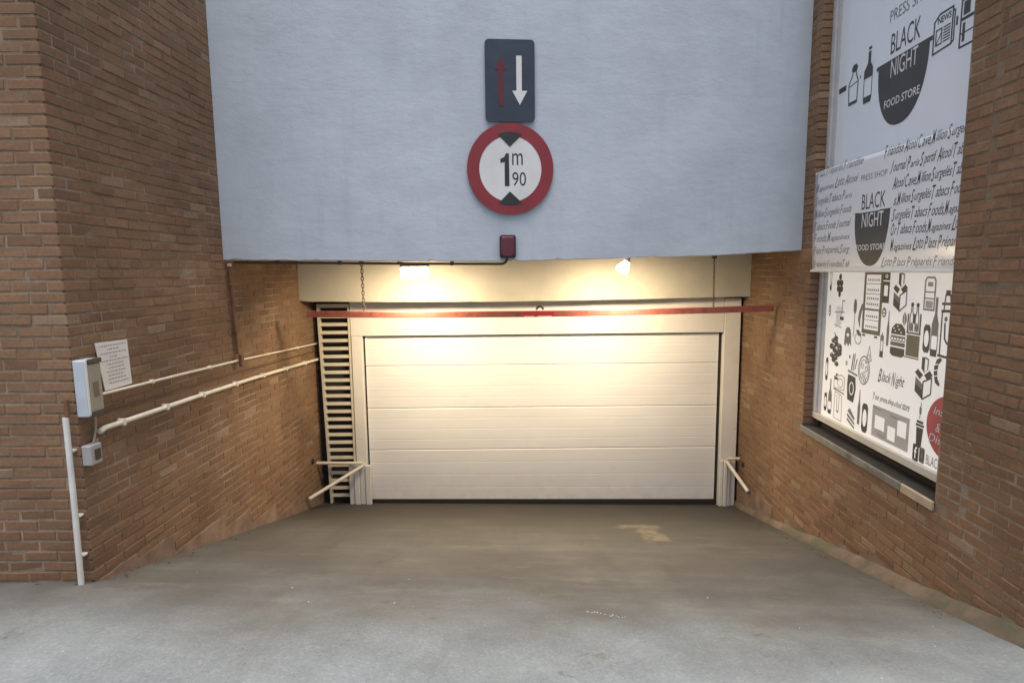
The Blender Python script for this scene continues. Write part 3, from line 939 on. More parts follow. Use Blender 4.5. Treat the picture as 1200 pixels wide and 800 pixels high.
# height limit disc
cx, cy = .000, 2.464
hs = empty("traffic_sign", FP((cx, cy - .38, 0)), "round red-rimmed height limit sign reading 1 m 90", "traffic sign")
RO, RI = .372, .268
def circ(r, n=64, sy=1.03): return [(cx + r * math.cos(2 * math.pi * k / n), cy + r * sy * math.sin(2 * math.pi * k / n)) for k in range(n)]
mb = MB(FP)
co_, ci_ = circ(RO), circ(RI)
vs = [(p[0], p[1], w) for (c_, w) in ((co_, .015), (co_, .031), (ci_, .031), (ci_, .015)) for p in c_]
mb.add(vs, [(j * 64 + k, j * 64 + (k + 1) % 64, ((j + 1) % 4) * 64 + (k + 1) % 64, ((j + 1) % 4) * 64 + k) for j in range(4) for k in range(64)])
mb.build("rim", M['sign_red'], hs)
mb = MB(FP); mb.prism(circ(RI + .002), .015, .0285); mb.build("face", M['sign_white'], hs)
for e in (-.13, .13):
    mb = MB(FP); mb.box(cx - .2, cx + .2, cy + e - .02, cy + e + .02, .002, .0148); mb.build("bracket", M['sign_back'], hs)
q = .744 / 275
def S(px, py): return (cx + (px - 215.5) * q, cy + (464 - py) * q * 1.02)
mb = MB(FP); mb.prism([S(*p) for p in ((176, 360), (196, 354), (215, 352), (235, 354), (254, 360), (214, 397))], .0312, .0326); mb.build("triangle", M['sign_dark'], hs)
mb = MB(FP); mb.prism([S(*p) for p in ((176, 568), (196, 574), (215, 576), (235, 574), (253, 568), (213, 532))], .0312, .0326); mb.build("triangle", M['sign_dark'], hs)
mb = MB(FP); mb.prism([S(*p) for p in ((197, 516), (212, 516), (211, 417), (201, 417), (196, 428), (183, 434), (184, 446), (197, 443))], .0288, .0296); mb.build("numeral", M['sign_dark'], hs)
mb = MB(FP)
a, b = S(221, 452), S(255, 416); put_text(mb, "m", a[0], a[1], b[0], b[1], .0292)
mb.build("letter", M['sign_dark'], hs)
mb = MB(FP)
a, b = S(221, 515), S(241, 473); put_text(mb, "9", a[0], a[1], b[0], b[1], .0292)
mb.build("numeral", M['sign_dark'], hs)
mb = MB(FP)
a, b = S(244, 515), S(265, 473); put_text(mb, "0", a[0], a[1], b[0], b[1], .0292)
mb.build("numeral", M['sign_dark'], hs)

# ------------------------------------------------------------------ pipes and boxes on the left wall
def onL(y, z, off=.0): return Vector((xl(y) + off, y, z))
lp = empty("wall_pipe", onL(5, .67), "thicker cream pipe with clamps, lower of the two along the left wall", "pipe", "cream pipes along the left wall")
pts = [onL(y, z, .032) for y, z in ((3.375, .672), (3.42, .684), (3.6, .680), (4.3, .668), (5.2, .645), (6.2, .605), (6.92, .572))]
mb = MB(); mb.tube(pts, .0165, 10); mb.build("tube", M['pipe_cream'], lp)
for y in (3.571, 4.005, 4.452, 4.95, 5.45, 5.95, 6.45):
    z = pw([(3.4, .683), (3.6, .680), (4.3, .668), (5.2, .645), (6.2, .605), (6.92, .572)], y)
    mb = MB(FL); s = sL(y); mb.box(s - .012, s + .012, .001, .052, z - .022, z + .022, .004); mb.build("clamp", M['pipe_cream'], lp)
up = empty("wall_pipe", onL(5, .83), "thin cream pipe running up towards the louvre, upper of the two along the left wall", "pipe", "cream pipes along the left wall")
zp = [(3.42, .888), (4.2, .868), (5.04, .842), (6.0, .80), (6.88, .762)]
mb = MB(); mb.tube([onL(y, z, .022) for y, z in zp], .0095, 8); mb.build("tube", M['pipe_cream'], up)
for y in (3.9, 4.6, 5.6, 6.3):
    mb = MB(FL); s = sL(y); z = pw(zp, y); mb.box(s - .008, s + .008, .001, .033, z - .014, z + .014, .003); mb.build("clamp", M['pipe_cream'], up)
cb = empty("wall_cable", onL(5, .72), "thin brown cable between the two cream pipes on the left wall", "cable")
mb = MB(); mb.tube([onL(y, z + rnd.uniform(-.004, .004), .006) for y, z in ((3.40, .782), (3.7, .772), (4.1, .762), (4.6, .745), (5.2, .735), (5.9, .708), (6.85, .678))], .0055, 6); mb.build("sheath", M['cable'], cb)
vp = empty("wall_pipe", onL(5.02, .83), "rust-brown vertical conduit dropping down the left wall from the white wall corner", "pipe")
mb = MB(); mb.tube([onL(4.995, 1.66, .022), onL(5.015, 1.25, .022), onL(5.035, .90, .022)], .015, 8); mb.build("tube", M['conduit_rust'], vp)
mb = MB(FL); s = sL(5.04); mb.box(s - .024, s + .024, .0345, .066, .79, .90, .006); mb.build("junction", M['conduit_rust'], vp)
for z in (1.5, 1.1):
    mb = MB(FL); s = sL(lerp(5.035, 4.995, (z - .9) / .76)); mb.box(s - .02, s + .02, .001, .04, z - .008, z + .008, .003); mb.build("clip", M['conduit_rust'], vp)
mb = MB(FL); s = sL(4.995); mb.box(s - .014, s + .014, .008, .038, 1.66, 1.685, .004); mb.build("end_cap", M['pipe_cream'], vp)

# paper notice
nt = empty("notice", onL(3.57, .90), "white printed paper notice on the left brick wall above the pipes", "notice")
FN = Frame(onL(3.72, 0, 0), uL, (0, 0, 1), FL.v)
mb = MB(FN)
mb.prism([(.0, .898), (.012, 1.188), (.285, 1.197), (.236, .896)], .004, .008)
nt_p = mb.build("sheet", M['paper'], nt)
mb = MB(FN)
zl = 1.165
rowsn = [(.03, .255), (.09, .19), (.03, .25), (.11, .18), (.02, .25), (.06, .21), (.06, .20), (.05, .21), (.07, .2), (.05, .21), (.03, .2)]
for i, (a, b) in enumerate(rowsn):
    z = zl - i * .0232
    u = a
    while u < b:
        w = rnd.uniform(.010, .032)
        e = min(b, u + w)
        mb.flat([(u, z), (e, z), (e, z + .0075), (u, z + .0075)], .0086)
        u = e + .005
tag(mb.build("print", M['ink_grey'], nt_p), kind='stuff')

# control box
kb = empty("control_box", onL(3.31, .79), "pale grey steel control box with recessed beige face on the left wall corner", "control box")
FB = Frame(onL(3.385, 0, 0), uL, FL.v, (0, 0, 1))
mb = MB(FB); mb.box(.012, .128, .002, .074, .790, 1.118, .005); mb.build("housing", M['box_blue'], kb)
mb = MB(FB); mb.box(.016, .110, .0745, .082, .815, 1.092, .003); cv = mb.build("cover", M['box_side'], kb)
mb = MB(FB); mb.box(.045, .085, .0825, .086, .90, .985, .002); mb.build("keypad", M['keypad'], cv)
mb = MB(FB); mb.box(.008, .112, .0745, .088, 1.0935, 1.122, .004); mb.build("hood", M['box_dark'], kb)
mb = MB(FB); mb.box(.008, .112, .0745, .086, .788, .8135, .004); mb.build("lip", M['box_dark'], kb)
mb = MB(FB); mb.box(.112, .1275, .0745, .079, .80, 1.11, .001); mb.build("edge_strip", M['white_paint'], kb)

# socket box below
sb = empty("socket_box", onL(3.31, .50), "small grey socket box under the control box near the wall corner", "socket")
mb = MB(FB); mb.box(.035, .125, .002, .058, .500, .618, .005); mb.build("housing", M['grey_plastic'], sb)
mb = MB(FB); mb.box(-.005, .030, .002, .012, .490, .632, .003); mb.build("back_plate", M['box_side'], sb)
mb = MB(FB); mb.box(.05, .095, .0585, .064, .525, .59, .004); mb.build("socket", M['box_dark'], sb)
mb = MB(); mb.tube([onL(3.365, .79, .02), onL(3.362, .74, .024), onL(3.36, .69, .022), onL(3.34, .65, .026), onL(3.325, .617, .026)], .0065, 8); mb.build("lead", M['box_side'], sb)

# standpipe on the street face
st = empty("wall_pipe", (-2.53, 3.2, -.21), "white vertical standpipe on the street face left of the brick corner", "pipe")
mb = MB(); mb.tube([(-2.535, 3.215, .80), (-2.537, 3.215, .3), (-2.545, 3.215, -.215)], .0155, 10); mb.build("tube", M['pipe_white'], st)
mb = MB(); mb.tube([(-2.529, 3.222, .802), (-2.528, 3.225, .90)], .0135, 10); mb.build("upper_tube", M['conduit_rust'], st)
for z in (.60, .21, -.03):
    mb = MB(); mb.box(-2.553, -2.519, 3.226, 3.259, z - .007, z + .007, .003); mb.build("clamp", M['pipe_white'], st)

# ------------------------------------------------------------------ shop window on the right
FA = Frame((xr(5.185), 5.185, 0), -uR, (0, 0, 1), FR.v)              # u from the far jamb towards the street, v up, w out of the wall
sw = empty("shop_window", FA((.9, .17, -.1)), "shop window with printed white film in the right brick wall", "window")
UE = 1.84
mb = MB(FA); mb.box(-.012, UE, .246, .300, -.135, -.082, .004); mb.build("frame_rail", M['alu'], sw)
mb = MB(FA); mb.box(-.012, .055, .303, 4.30, -.130, -.084, .004); mb.build("frame_stile", M['alu_cool'], sw)
mb = MB(FA); mb.box(UE - .05, UE, .303, 4.30, -.130, -.084, .004); mb.build("frame_stile", M['alu'], sw)
mb = MB(FA); mb.box(.057, .105, .303, 4.30, -.128, -.102, .003); mb.build("inner_stile", M['alu_cool'], sw)
mb = MB(FA); mb.box(-.012, UE, 4.302, 4.345, -.130, -.084, .004); mb.build("frame_rail", M['alu'], sw)
mb = MB(FA); mb.box(-.012, UE, .172, .245, -.17, -.150); mb.build("under_rail", M['void'], sw)
mb = MB(FA); mb.box(.107, UE - .052, .302, 1.98, -.125, -.110); lo = mb.build("lower_pane", M['film'], sw)
mb = MB(FA); mb.box(.107, UE - .052, 1.982, 4.30, -.125, -.110); hi = mb.build("upper_pane", M['film_up'], sw)
sill = empty("window_sill", FA((.9, .12, 0)), "weathered grey stone sill under the shop window", "sill")
mb = MB(FA); mb.box(-.01, 1.786, .116, .166, -.17, -.004, .004); mb.build("slab", M['slate'], sill)
mb = MB(FA); mb.box(-.01, 1.47, .112, .170, -.003, .014, .005); mb.build("front_edge", M['slab'], sill)
mb = MB(FA); mb.box(1.474, 1.786, .110, .172, -.003, .017, .006); mb.build("front_edge", M['slab_new'], sill)["label"] = "beige newer end piece of the sill"

WP = -.1085
class Pen:
    """flat print in one pane frame"""
    def __init__(s, fr, w): s.fr, s.w, s.l = fr, w, {}
    def mb(s, k):
        if k not in s.l: s.l[k] = [MB(s.fr), 0]
        return s.l[k][0]
    def poly(s, k, pts): 
        m = s.mb(k); s.l[k][1] += 1
        s.mb(k).flat(pts, s.w + .00001 * (s.l[k][1] % 40))
    def line(s, k, pts, t):
        for (a, b) in zip(pts, pts[1:]):
            d = Vector((b[0] - a[0], b[1] - a[1])); L = d.length
            if L < 1e-6: continue
            d /= L; n = Vector((-d.y, d.x)) * t / 2; e = d * t * .3
            s.poly(k, [(a[0] - e.x + n.x, a[1] - e.y + n.y), (a[0] - e.x - n.x, a[1] - e.y - n.y), (b[0] + e.x - n.x, b[1] + e.y - n.y), (b[0] + e.x + n.x, b[1] + e.y + n.y)])
    def ell(s, k, cx, cy, rx, ry, n=20): s.poly(k, [(cx + rx * math.cos(2 * math.pi * i / n), cy + ry * math.sin(2 * math.pi * i / n)) for i in range(n)])
    def oval(s, k, cx, cy, rx, ry, t, n=22): s.line(k, [(cx + rx * math.cos(2 * math.pi * i / n), cy + ry * math.sin(2 * math.pi * i / n)) for i in range(n + 1)], t)
class Cell:
    def __init__(s, pen, k, u0, v0, u1, v1): s.p, s.k, s.b = pen, k, (u0, v0, u1, v1)
    def T(s, x, y): return (lerp(s.b[0], s.b[2], x), lerp(s.b[1], s.b[3], y))
    def poly(s, pts, k=None): s.p.poly(k or s.k, [s.T(*q) for q in pts])
    def rect(s, x0, y0, x1, y1, k=None): s.poly([(x0, y0), (x1, y0), (x1, y1), (x0, y1)], k)
    def line(s, pts, t=.007, k=None): s.p.line(k or s.k, [s.T(*q) for q in pts], t)
    def ell(s, x, y, rx, ry, k=None):
        c = s.T(x, y); s.p.ell(k or s.k, c[0], c[1], rx * (s.b[2] - s.b[0]), ry * (s.b[3] - s.b[1]))
    def oval(s, x, y, rx, ry, t=.007, k=None):
        c = s.T(x, y); s.p.oval(k or s.k, c[0], c[1], rx * (s.b[2] - s.b[0]), ry * (s.b[3] - s.b[1]), t)
BOX = [(0, 0), (1, 0), (1, 1), (0, 1), (0, 0)]
pen = Pen(FA, WP); pen2 = Pen(FA, WP + .0006)
def icon(kind, u0, v0, u1, v1, ink='ink'):
    c = Cell(pen, ink, u0, v0, u1, v1); w = Cell(pen2, 'film_', u0, v0, u1, v1)
    if kind == 'leaves':
        for (x, y, r) in ((.5, .9, .2), (.25, .62, .25), (.7, .62, .25), (.3, .34, .25), (.72, .34, .25), (.5, .1, .18)): c.ell(x, y, r, .15)
        c.line([(.5, .0), (.5, .9)], .006)
    elif kind == 'rack':
        for i in range(5): c.line([(.15 + .13 * i, .0 + .03 * i), (.2 + .13 * i, .78)], .005, 'ink_mid')
        c.line([(0, .55), (1, .6)], .006); c.line([(.75, .55), (.75, 1.0), (1, 1.0)], .008); c.rect(.55, .3, .95, .42); c.line([(0, .1), (.8, .02)], .006, 'ink_mid')
    elif kind == 'grapes':
        rr = random.Random(3)
        for i in range(26):
            y = rr.random(); x = .5 + (rr.random() - .5) * (.9 - .5 * abs(y - .55) * 2)
            c.ell(x, y * .8 + .05, .17, .075)
            if i % 3 == 0: w.ell(x - .05, y * .8 + .08, .03, .014, 'film_')
        c.line([(.5, .85), (.35, 1)], .012)
    elif kind == 'spoon':
        c.ell(.5, .8, .32, .2, 'ink_mid'); c.line([(.5, .62), (.45, 0)], .006)
    elif kind == 'chili':
        c.poly([(.95, 1), (.6, .9), (.3, .65), (.15, .35), (.5, 0), (.6, .05), (.55, .35), (.75, .7), (1, .85)], 'ink_mid'); c.ell(.8, .88, .2, .1)
    elif kind == 'pouch':
        c.poly([(.1, .15), (.15, .75), (.35, 1), (.65, 1), (.85, .75), (.95, .1), (.75, .25), (.6, .05), (.4, .25), (.25, .05)], 'ink_mid'); c.ell(.5, .85, .3, .12)
        w.ell(.5, .62, .14, .09)
    elif kind == 'apple':
        c.oval(.5, .38, .45, .36, .007, 'ink_mid'); c.poly([(.15, .95), (.5, 1), (.95, .7), (.9, .55), (.45, .62)])
    elif kind == 'shelf':
        c.rect(0, 0, 1, 1, 'ink_olive')
        for (a, b) in ((.83, .93), (.67, .78), (.43, .62), (.25, .36), (.09, .2)):
            w.rect(.12, a - .02, .88, b + .02)
        q = Cell(Pen, None, 0, 0, 1, 1)
        for y in (.85, .69, .555, .465, .27, .105):
            for i in range(6):
                x = .2 + .11 * i
                pen3.poly('ink_mid', [c.T(x, y), c.T(x + .07, y), c.T(x + .06, y + .035), c.T(x + .01, y + .035)])
        for x in (.1, .75): c.rect(x - .05, -.045, x + .12, -.015, 'ink')
    elif kind == 'pack':
        c.rect(0, .72, 1, 1); c.rect(0, 0, 1, .68); w.rect(.22, .22, .78, .56); w.ell(.5, .85, .2, .06); pen3.poly('ink', [c.T(.4, .82), c.T(.6, .82), c.T(.6, .88), c.T(.4, .88)])
    elif kind == 'oval':
        c.ell(.5, .5, .5, .5, 'ink_mid'); w.ell(.5, .6, .22, .12); w.ell(.5, .3, .22, .1)
    elif kind == 'slim':
        c.poly([(.2, 0), (.85, 0), (.9, .5), (.7, .7), (.65, 1), (.45, 1), (.4, .7), (.15, .5)], 'ink_mid')
    elif kind == 'stick':
        c.rect(.1, .7, .9, .92, 'ink_mid'); c.line([(.2, .3), (.2, .7)], .006); c.line([(.8, .3), (.8, .7)], .006); c.rect(.1, .05, .9, .3); c.line([(.5, .92), (.5, 1)], .01)
    elif kind == 'carton':
        c.poly([(.05, .35), (.5, .2), (.5, .0), (.05, .15)], 'ink'); c.poly([(.05, .5), (.5, .35), (.5, .2), (.05, .35)], 'ink_mid')
        c.line([(.5, .0), (.95, .18), (.95, .56), (.5, .42), (.5, 0)], .01)
        c.poly([(0, .6), (.2, .72), (.5, .6), (.3, .46)]); c.poly([(1, .62), (.78, .74), (.5, .6), (.72, .48)])
        c.poly([(.35, .72), (.35, 1), (.52, 1.0), (.52, .64)]); c.line([(.52, 1), (.7, .97), (.7, .7), (.52, .64)], .009); w.line([(.22, .7), (.5, .6), (.78, .72)], .012, 'film_')
    elif kind == 'leaf':
        c.poly([(.5, 0), (1, .35), (.95, .7), (.5, 1), (.05, .7), (.05, .3)], 'ink_mid'); w.line([(.5, .05), (.5, .85)], .004, 'film_')
    elif kind == 'burger':
        c.poly([(0, .0), (.0, .22), (1, .22), (1, .0), (.8, -.07), (.2, -.07)]); c.poly([(.0, .27), (1, .27), (1, .40), (0, .40)], 'ink_olive')
        for i in range(5): c.oval(.1 + .2 * i, .5, .1, .06, .008, 'ink_mid')
        c.rect(0, .56, 1, .61, 'ink_mid'); c.poly([(0, .65), (1, .65), (.95, .85), (.7, 1), (.3, 1), (.05, .85)])
        for (x, y) in ((.3, .75), (.55, .82), (.7, .73), (.45, .92), (.2, .84)): w.ell(x, y, .06, .018)
    elif kind == 'cooler':
        c.rect(0.02, 0, .98, .4, 'ink_olive'); c.rect(-.02, .42, 1.02, .45, 'ink'); c.rect(-.05, -.04, 1.0, -.015, 'ink_mid')
        c.line([(.05, .45), (.05, .78)], .014); c.line([(.95, .45), (.95, .8)], .014)
        for x in (.3, .7):
            c.line([(x - .12, .47), (x - .12, .75), (x - .05, .85), (x - .05, .93)], .008); c.line([(x + .12, .47), (x + .12, .75), (x + .05, .85), (x + .05, .93)], .008); c.ell(x, .97, .11, .04)
            c.ell(x, .55, .09, .09, 'ink_mid')
        c.rect(.42, .62, .58, .8)
    elif kind == 'can':
        c.line([(.0, .0), (1, .0), (1, .9), (.85, 1), (.15, 1), (0, .9), (0, 0)], .011, 'ink_mid'); c.line([(0, .55), (1, .55)], .008, 'ink_mid'); c.line([(0, .35), (1, .35)], .008, 'ink_mid')
        c.rect(.25, .72, .75, .86, 'ink_pale'); c.rect(.15, .05, .85, .28, 'ink_pale')
    elif kind == 'board':
        c.poly([(0, .12), (.2, 0), (.8, 0), (1, .12), (1, .88), (.8, 1), (.2, 1), (0, .88)]); w.ell(.5, .5, .34, .3)
    elif kind == 'bottle':
        c.poly([(.05, .0), (.95, .0), (1, .1), (0, .1)]); c.rect(0, .1, 1, .12); w.rect(.12, .13, .88, .33)
        c.line([(.03, .1), (.03, .36)], .007); c.line([(.97, .1), (.97, .36)], .007)
        c.poly([(0, .35), (1, .35), (1, .55), (.68, .72), (.68, 1), (.35, 1), (.35, .72), (0, .55)], 'ink_mid' if ink == 'ink' else ink)
    elif kind == 'jar':
        c.rect(.3, .78, .8, 1); c.line([(.2, .0), (.3, .78), (.8, .78), (1, .0)], .011); c.line([(0, .35), (1.05, .38)], .016); c.line([(0, .0), (1.1, .04)], .018)
    elif kind == 'sack':
        c.line([(.1, 0), (.1, 1), (.3, 1.02)], .012); c.line([(.35, .75), (.4, .4), (.6, .3), (1, .36)], .014); c.ell(.4, .85, .12, .06, 'ink_mid'); c.line([(.0, .0), (1, -.02)], .016)
    elif kind == 'pizza':
        c.oval(.45, .35, .46, .36, .010, 'ink_mid'); c.oval(.45, .35, .36, .27, .005, 'ink_mid'); c.poly([(.55, .55), (.85, 1.0), (1, .62), (.75, .5)], 'film_2')
        c.line([(.55, .55), (.82, 1.0), (1, .64), (.55, .55)], .008, 'ink_mid')
        for (x, y) in ((.3, .45), (.5, .25), (.65, .4), (.3, .2), (.8, .72), (.55, .1)): c.oval(x, y, .09, .06, .006, 'ink_mid')
    elif kind == 'fries':
        c.line([(.1, .0), (.35, .95)], .012); c.line([(.4, 0), (.6, 1)], .012, 'ink_mid'); c.line([(.7, .1), (.95, .7)], .010); c.ell(-.3, .75, .12, .1)
    elif kind == 'box':
        c.poly([(.1, .02), (.75, -.02), (.95, .45), (.85, .82), (.05, .86), (0, .5)], 'ink'); w.oval(.5, .42, .22, .2, .009, 'film_'); c.line([(.05, .97), (1, .9)], .016, 'ink_mid')
    elif kind == 'camera':
        c.line([(0, .1), (0, .8), (.7, 1), (1, .85), (1, .15), (0, .1)], .006, 'ink_mid'); c.rect(.02, .62, .35, .78); c.oval(.6, .5, .25, .26, .006, 'ink_mid'); c.line([(0, .05), (1, -.06)], .010); c.rect(.15, .85, .3, 1)
    elif kind == 'milk':
        c.line([(.05, .03), (.1, 1), (.9, .92), (.98, 0), (.05, .03)], .006, 'ink_mid'); c.line([(.35, .9), (.38, .3), (.6, .28), (.62, .9)], .006, 'ink_mid'); c.rect(.35, .27, .55, .34, 'ink_mid')
    elif kind == 'sandwich':
        c.poly([(.0, .75), (.3, 1), (1, .45), (.9, .3)], 'ink_mid'); c.poly([(0, .6), (1, .12), (1, .0), (0, .42)]); c.poly([(0, .3), (1, -.15), (1, -.3), (0, .12)], 'ink_mid')
    elif kind == 'moon':
        c.poly([(.8, 1), (.35, .92), (.05, .65), (.05, .4), (.3, .1), (.8, 0), (.95, .08), (.6, .25), (.5, .5), (.6, .75), (1, .92)])
        for y in (.3, .5, .7): w.line([(.0, y), (.55, y + .06)], .006, 'film_')
    elif kind == 'cup':
        c.poly([(.15, 0), (.8, 0), (.95, .74), (.05, .74)]); c.rect(-.05, .78, 1.02, .87); c.rect(.05, .9, .9, 1.0)
    elif kind == 'straw':
        c.oval(.5, .5, .25, .22, .007, 'ink_mid'); c.line([(.4, 0), (.6, 1)], .006)
film_alias = {'film_': 'film', 'film_2': 'film'}
pen3 = Pen(FA, WP + .0012)
ICONS = [('leaves', 0.258, 1.359, 0.368, 1.536), ('rack', 0.257, 1.095, 0.408, 1.323), ('grapes', 0.204, 0.772, 0.400, 1.046), ('spoon', 0.528, 1.050, 0.602, 1.348),
         ('chili', 0.600, 1.126, 0.685, 1.319), ('pouch', 0.416, 0.948, 0.545, 1.115), ('apple', 0.582, 0.995, 0.680, 1.109), ('shelf', 0.674, 1.091, 0.920, 1.565),
         ('pack', 0.918, 1.338, 1.000, 1.566), ('oval', 0.928, 1.231, 0.980, 1.305), ('slim', 0.993, 1.032, 1.034, 1.284), ('stick', 0.924, 0.928, 0.976, 1.116),
         ('carton', 1.045, 1.288, 1.207, 1.554), ('leaf', 1.172, 1.191, 1.219, 1.291), ('burger', 1.053, 0.985, 1.217, 1.202), ('cooler', 1.227, 0.995, 1.369, 1.355),
         ('can', 1.384, 1.320, 1.482, 1.528), ('board', 1.400, 1.041, 1.467, 1.224), ('bottle', 1.474, 1.026, 1.538, 1.404), ('jar', 1.558, 1.320, 1.640, 1.451),
         ('sack', 1.551, 1.041, 1.671, 1.314), ('pizza', 0.668, 0.698, 0.830, 1.001), ('fries', 0.555, 0.777, 0.642, 0.913), ('box', 0.513, 0.524, 0.651, 0.771),
         ('bottle', 0.223, 0.34, 0.281, 0.645), ('board', 0.155, 0.35, 0.200, 0.510), ('camera', 0.307, 0.567, 0.471, 0.709), ('milk', 0.317, 0.320, 0.454, 0.554),
         ('sandwich', 0.542, 0.345, 0.655, 0.466), ('slim', 0.681, 0.367, 0.729, 0.642), ('board', 0.751, 0.325, 0.832, 0.552), ('carton', 1.345, 0.730, 1.520, 1.009),
         ('moon', 1.523, 0.845, 1.593, 1.029), ('cup', 1.396, 0.405, 1.472, 0.585), ('straw', 1.412, 0.600, 1.446, 0.707),
         ('bottle', 1.70, .86, 1.76, 1.25), ('board', .145, 1.40, .175, 1.60), ('oval', .150, 1.18, .185, 1.28), ('board', .15, .62, .19, .82), ('oval', .47, .80, .50, .84)]
for a in ICONS: icon(*a)
# pale printed map
pen.poly('ink_pale', [(.891, .335), (1.327, .335), (1.327, .570), (.891, .570)])
for (a, b, c_, d) in ((.93, .40, 1.05, .50), (1.09, .36, 1.18, .46), (1.2, .42, 1.30, .53)):
    pen2.poly('film_', [(a, b), (c_, b), (c_, d), (a, d)])
pen3.line('ink_mid', [(.90, .555), (1.0, .548)], .006); pen3.line('ink_mid', [(1.12, .54), (1.22, .535)], .006); pen3.line('ink_mid', [(.97, .365), (1.06, .36)], .006)
# red disc
pen.ell('print_red', 1.70, .598, .205, .205, 40)
tw = pen2.mb('print_white')
put_text(tw, "Insects,", 1.555, .655, 1.80, .715, WP + .001, .25)
put_text(tw, "& Prod", 1.585, .555, 1.78, .615, WP + .001, .25)
put_text(tw, "Dispon", 1.525, .465, 1.78, .535, WP + .001, .25)
# social squares
pen.poly('ink', rrect(1.410, .362, .060, .115, .012)); pen.poly('ink_mid', rrect(1.474, .362, .052, .105, .012))
put_text(pen2.mb('film_'), "f", 1.398, .322, 1.424, .402, WP + .001, 0, .01)
pen2.oval('ink', 1.474, .362, .015, .03, .006); pen2.line('ink', [(1.455, .325), (1.493, .325), (1.493, .40), (1.455, .40), (1.455, .325)], .005)
tx = pen.mb('ink_mid')
put_text(tx, "BLACK", 1.517, .320, 1.655, .385, WP)
tx = pen.mb('ink')
put_script(tx, "Black Night", .932, .765, 1.250, .085, WP)
put_script(tx, "Your press, shop & food store", .885, .615, 1.320, .05, WP)
def flush(p, parent, nm):
    for k, (m, _) in p.l.items():
        if not m.f: continue
        o = m.build(nm, M[film_alias.get(k, k)], parent, fix=False); tag(o, kind='stuff')
for p in (pen, pen2, pen3): flush(p, lo, "print")

# upper pane print
WU = -.1085
penu = Pen(FA, WU); penv = Pen(FA, WU + .0006)
def bowl(k, p, uL_, uR_, zt, zb, lip=.03):
    p.poly(k, [(uL_, zt - lip), (uR_, zt - lip), (uR_, zt), (uL_, zt)])
    w = (uR_ - uL_); c = (uL_ + uR_) / 2
    m = p.mb(k); vs = []; fs = []
    NB = 22
    for i in range(NB + 1):
        a = math.pi / 2 * i / NB
        hw = w * .46 * math.cos(a) ** .9; z = zt - lip - (zt - lip - zb) * math.sin(a) ** .95
        vs += [(c + hw * (2 * j / 8 - 1), z, p.w) for j in range(9)]
    for i in range(NB):
        for j in range(8): fs.append((9 * i + j, 9 * i + j + 1, 9 * i + j + 10, 9 * i + j + 9))
    m.add(vs, fs)
bowl('ink', penu, .660, 1.275, 3.062, 2.590)
t = penu.mb('ink')
put_text(t, "BLACK", .822, 3.098, 1.145, 3.238, WU)
put_text(penu.mb('ink_mid'), "PRESS SHOP", .79, 3.325, 1.26, 3.405, WU)
tw = penv.mb('print_white')
put_text(tw, "NIGHT", .840, 2.935, 1.135, 3.055, WU + .0008)
put_text(tw, "FOOD STORE", .785, 2.735, 1.180, 2.79, WU + .0008, 0, .01)
def bot(u0, v0, u1, v1, dark):
    c = Cell(penu, 'ink', u0, v0, u1, v1)
    if dark:
        c.poly([(.1, 0), (.9, 0), (1, .12), (0, .12)]); c.line([(.05, .1), (.05, .45)], .008); c.line([(.95, .1), (.95, .45)], .008)
        c.poly([(0, .45), (1, .45), (1, .6), (.7, .72), (.7, .92), (.4, .92), (.4, .72), (0, .6)]); c.rect(.4, .95, .75, 1)
    else:
        c.line([(.1, .0), (.0, .5), (.35, .7), (.4, .92), (.7, .92), (.72, .7), (.95, .5), (.9, 0), (.1, 0)], .012); c.ell(.55, .84, .3, .09); c.rect(.1, 0, .9, .06); c.line([(.0, .45), (.95, .5)], .008)
bot(.270, 2.895, .415, 3.212, False); bot(.489, 2.846, .608, 3.253, True)
penu.poly('ink', [(.118, 3.030), (.232, 3.030), (.232, 3.071), (.118, 3.071)])
penu.poly('ink', [(.432, 3.06), (.446, 3.06), (.446, 3.08), (.432, 3.08)])
c = Cell(penu, 'ink', 1.284, 2.936, 1.468, 3.162)
c.line([(.0, .0), (.0, .85), (.25, 1), (.9, 1), (.9, .05), (0, 0)], .012); c.line([(.9, .9), (1, .88), (1, .1), (.85, .05)], .01)
put_text(penu.mb('ink'), "NEWS", 1.315, 3.105, 1.435, 3.145, WU, 0, .02)
for i in range(6): c.rect(.48, .2 + .075 * i, .82, .235 + .075 * i)
c.line([(.12, .2), (.12, .6), (.4, .6), (.4, .2), (.12, .2)], .009); c.line([(.12, .2), (.4, .5)], .007)
penu.poly('ink', [(1.482, 3.036), (1.497, 3.036), (1.497, 3.087), (1.482, 3.087)])
c = Cell(penu, 'ink', 1.523, 2.893, 1.70, 3.16)
c.line(BOX, .012); c.rect(0, .55, 1, .62); c.rect(.1, .66, .4, .95); c.rect(.1, .1, .22, .5); c.line([(.0, .28), (1, .3)], .008)
for p in (penu, penv): flush(p, hi, "print")

